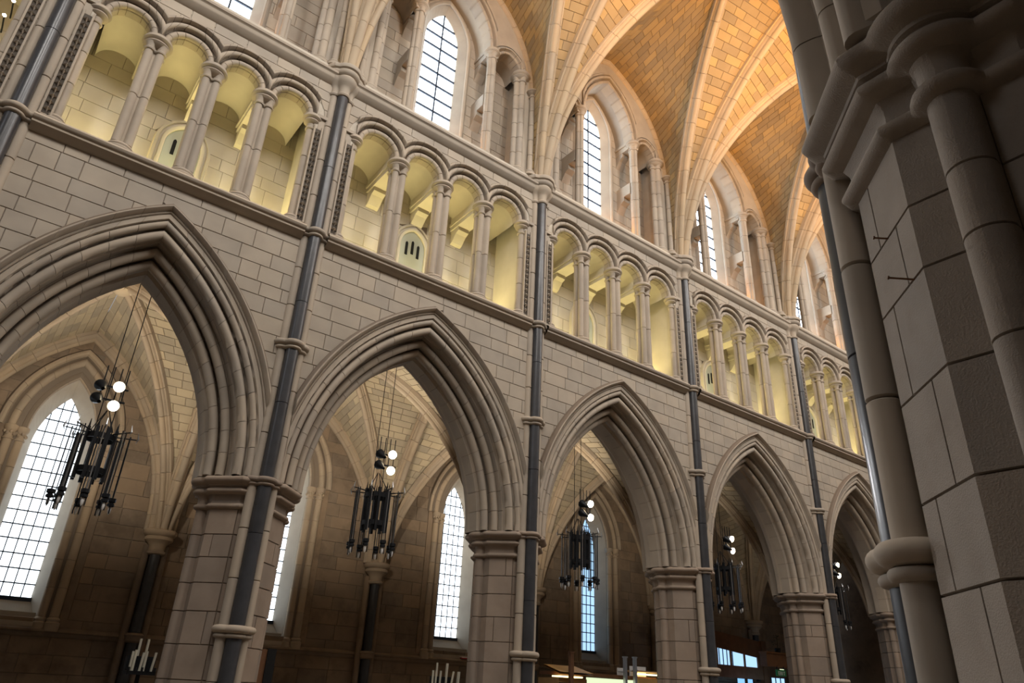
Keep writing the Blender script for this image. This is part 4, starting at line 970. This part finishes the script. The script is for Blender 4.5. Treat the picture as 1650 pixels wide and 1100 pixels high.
for x in (23.4, 23.76): mb = MB(); mb.box(x-.01, x+.01, 3.99, 4.02, 2.54, 2.66); mb.build('hanger', 'dark', t)
mb = MB(); mb.box(23.50, 23.72, 3.97, 3.98, 2.545, 2.565); mb.build('sign_lamp', 'gglow', t)
for k, (dx, pts) in enumerate(((0.03, [(0, 0, .02, .11), (.02, 0, .06, .02), (.02, .045, .05, .02), (.02, .09, .06, .02)]), (.13, [(0, 0, .02, .11), (.05, 0, .02, .11), (.02, .045, .03, .02)]), (.24, [(0, 0, .02, .11)]), (.31, [(.025, 0, .02, .11), (0, .09, .07, .02)]))):
    mb = MB()
    for px, pz, w_, h_ in pts: mb.box(23.38+dx+px, 23.38+dx+px+w_, 3.972, 3.98, 2.39+pz, 2.39+pz+h_)
    o = mb.build('sign_letter', 'white', t)
t = thing('glazed_door_head', 'pale blue glazed panel under the exit sign', 'door', (23.5, 4.1, 0), kind='structure'); t.name = 'door_8'
mb = MB(); mb.box(23.12, 23.88, 4.08, 4.10, .2, 2.30); mb.build('pane', 'skyd', t)
for x in (23.12, 23.36, 23.62, 23.86): mb = MB(); mb.box(x-.015, x+.015, 4.06, 4.09, .1, 2.32); mb.build('door_stile', 'lead', t)
t = thing('timber_gallery_rail', 'dark timber beam carrying a small leafy sprig right of the lobby', 'beam', (23.6, 4.0, 2.7))
mb = MB(); mb.box(22.9, 25.0, 4.0, 4.25, 2.62, 3.0); mb.build('beam', 'wood', t)
mb = MB(); mb.box(22.9, 25.0, 3.97, 4.28, 3.0, 3.05); mb.build('capping', 'wood', t)
mb = MB(); mb.box(24.4, 24.6, 4.02, 4.22, 0, 2.65); mb.build('beam_post', 'wood', t)
t = thing('leafy_sprig', 'small dark leafy arrangement standing on the timber beam', 'plant', (23.7, 4.1, 3.05))
mb = MB(); mb.lathe([(.08, 0), (.10, .10), (.08, .14)], (23.7, 4.1, 3.05), 10); mb.build('pot', 'dark', t)
mb = MB(); mb.tube([(23.7, 4.1, 3.15), (23.72, 4.1, 3.55)], .01, 6); mb.build('stem', 'leaf', t)
rl = random.Random(5); mb = MB()
for k in range(70):
    z = 3.16+.4*rl.random(); a = rl.random()*2*PI; r_ = .26*(1-(z-3.16)/.44)+.03; p = Vector((23.71+r_*rl.random()*math.cos(a), 4.1+r_*rl.random()*math.sin(a), z)); u = Vector((math.cos(a), math.sin(a), .3)).normalized()*.06; v = Vector((-math.sin(a), math.cos(a), .2))*.022
    mb.add([p, p+u*.5+v, p+u, p+u*.5-v], [(0, 1, 2, 3)])
o = mb.build('leaves', 'leaf', t); o['kind'] = 'stuff'
# small lamps on the triforium of the bay cut off by the left edge
for k, (x, z) in enumerate(((-.15, 11.0), (-.17, 10.66))):
    t = thing('triforium_spotlight', 'tiny star bright lamp at the top left corner, %s of two' % ('upper', 'lower')[k], 'lamp', (x, .95, z), 'triforium lamps')
    mb = MB(); mb.lathe([(.005, -.03), (.03, 0), (.005, .03)], (x, .93, z), 10); mb.build('bulb', 'bulb', t, smooth=60)
    mb = MB(); mb.tube([(x, .96, z), (x, 1.2, z-.02), (x, 1.5, z-.1)], .012, 6); mb.build('arm', 'dark', t)
# two iron pins driven into joints of the foreground pier
for (x, y, z), l, lb in (((4.31, -9.285, 3.115), .085, 'longer rusty iron pin sticking out of the foreground pier face'), ((4.405, -9.19, 3.40), .05, 'shorter rusty iron pin higher on the foreground pier face')):
    t = thing('iron_pin', lb, 'pin', (x, y, z), 'iron pins in the foreground pier')
    d = Vector((-.55, .75, .2)).normalized(); p = Vector((x, y, z))
    mb = MB(); mb.tube([p-d*.03, p+d*l], .004, 8); mb.build('pin_shank', 'wood', t)
    mb = MB(); mb.tube([p+d*l, p+d*(l+.006)], .008, 8); mb.build('pin_head', 'wood', t)
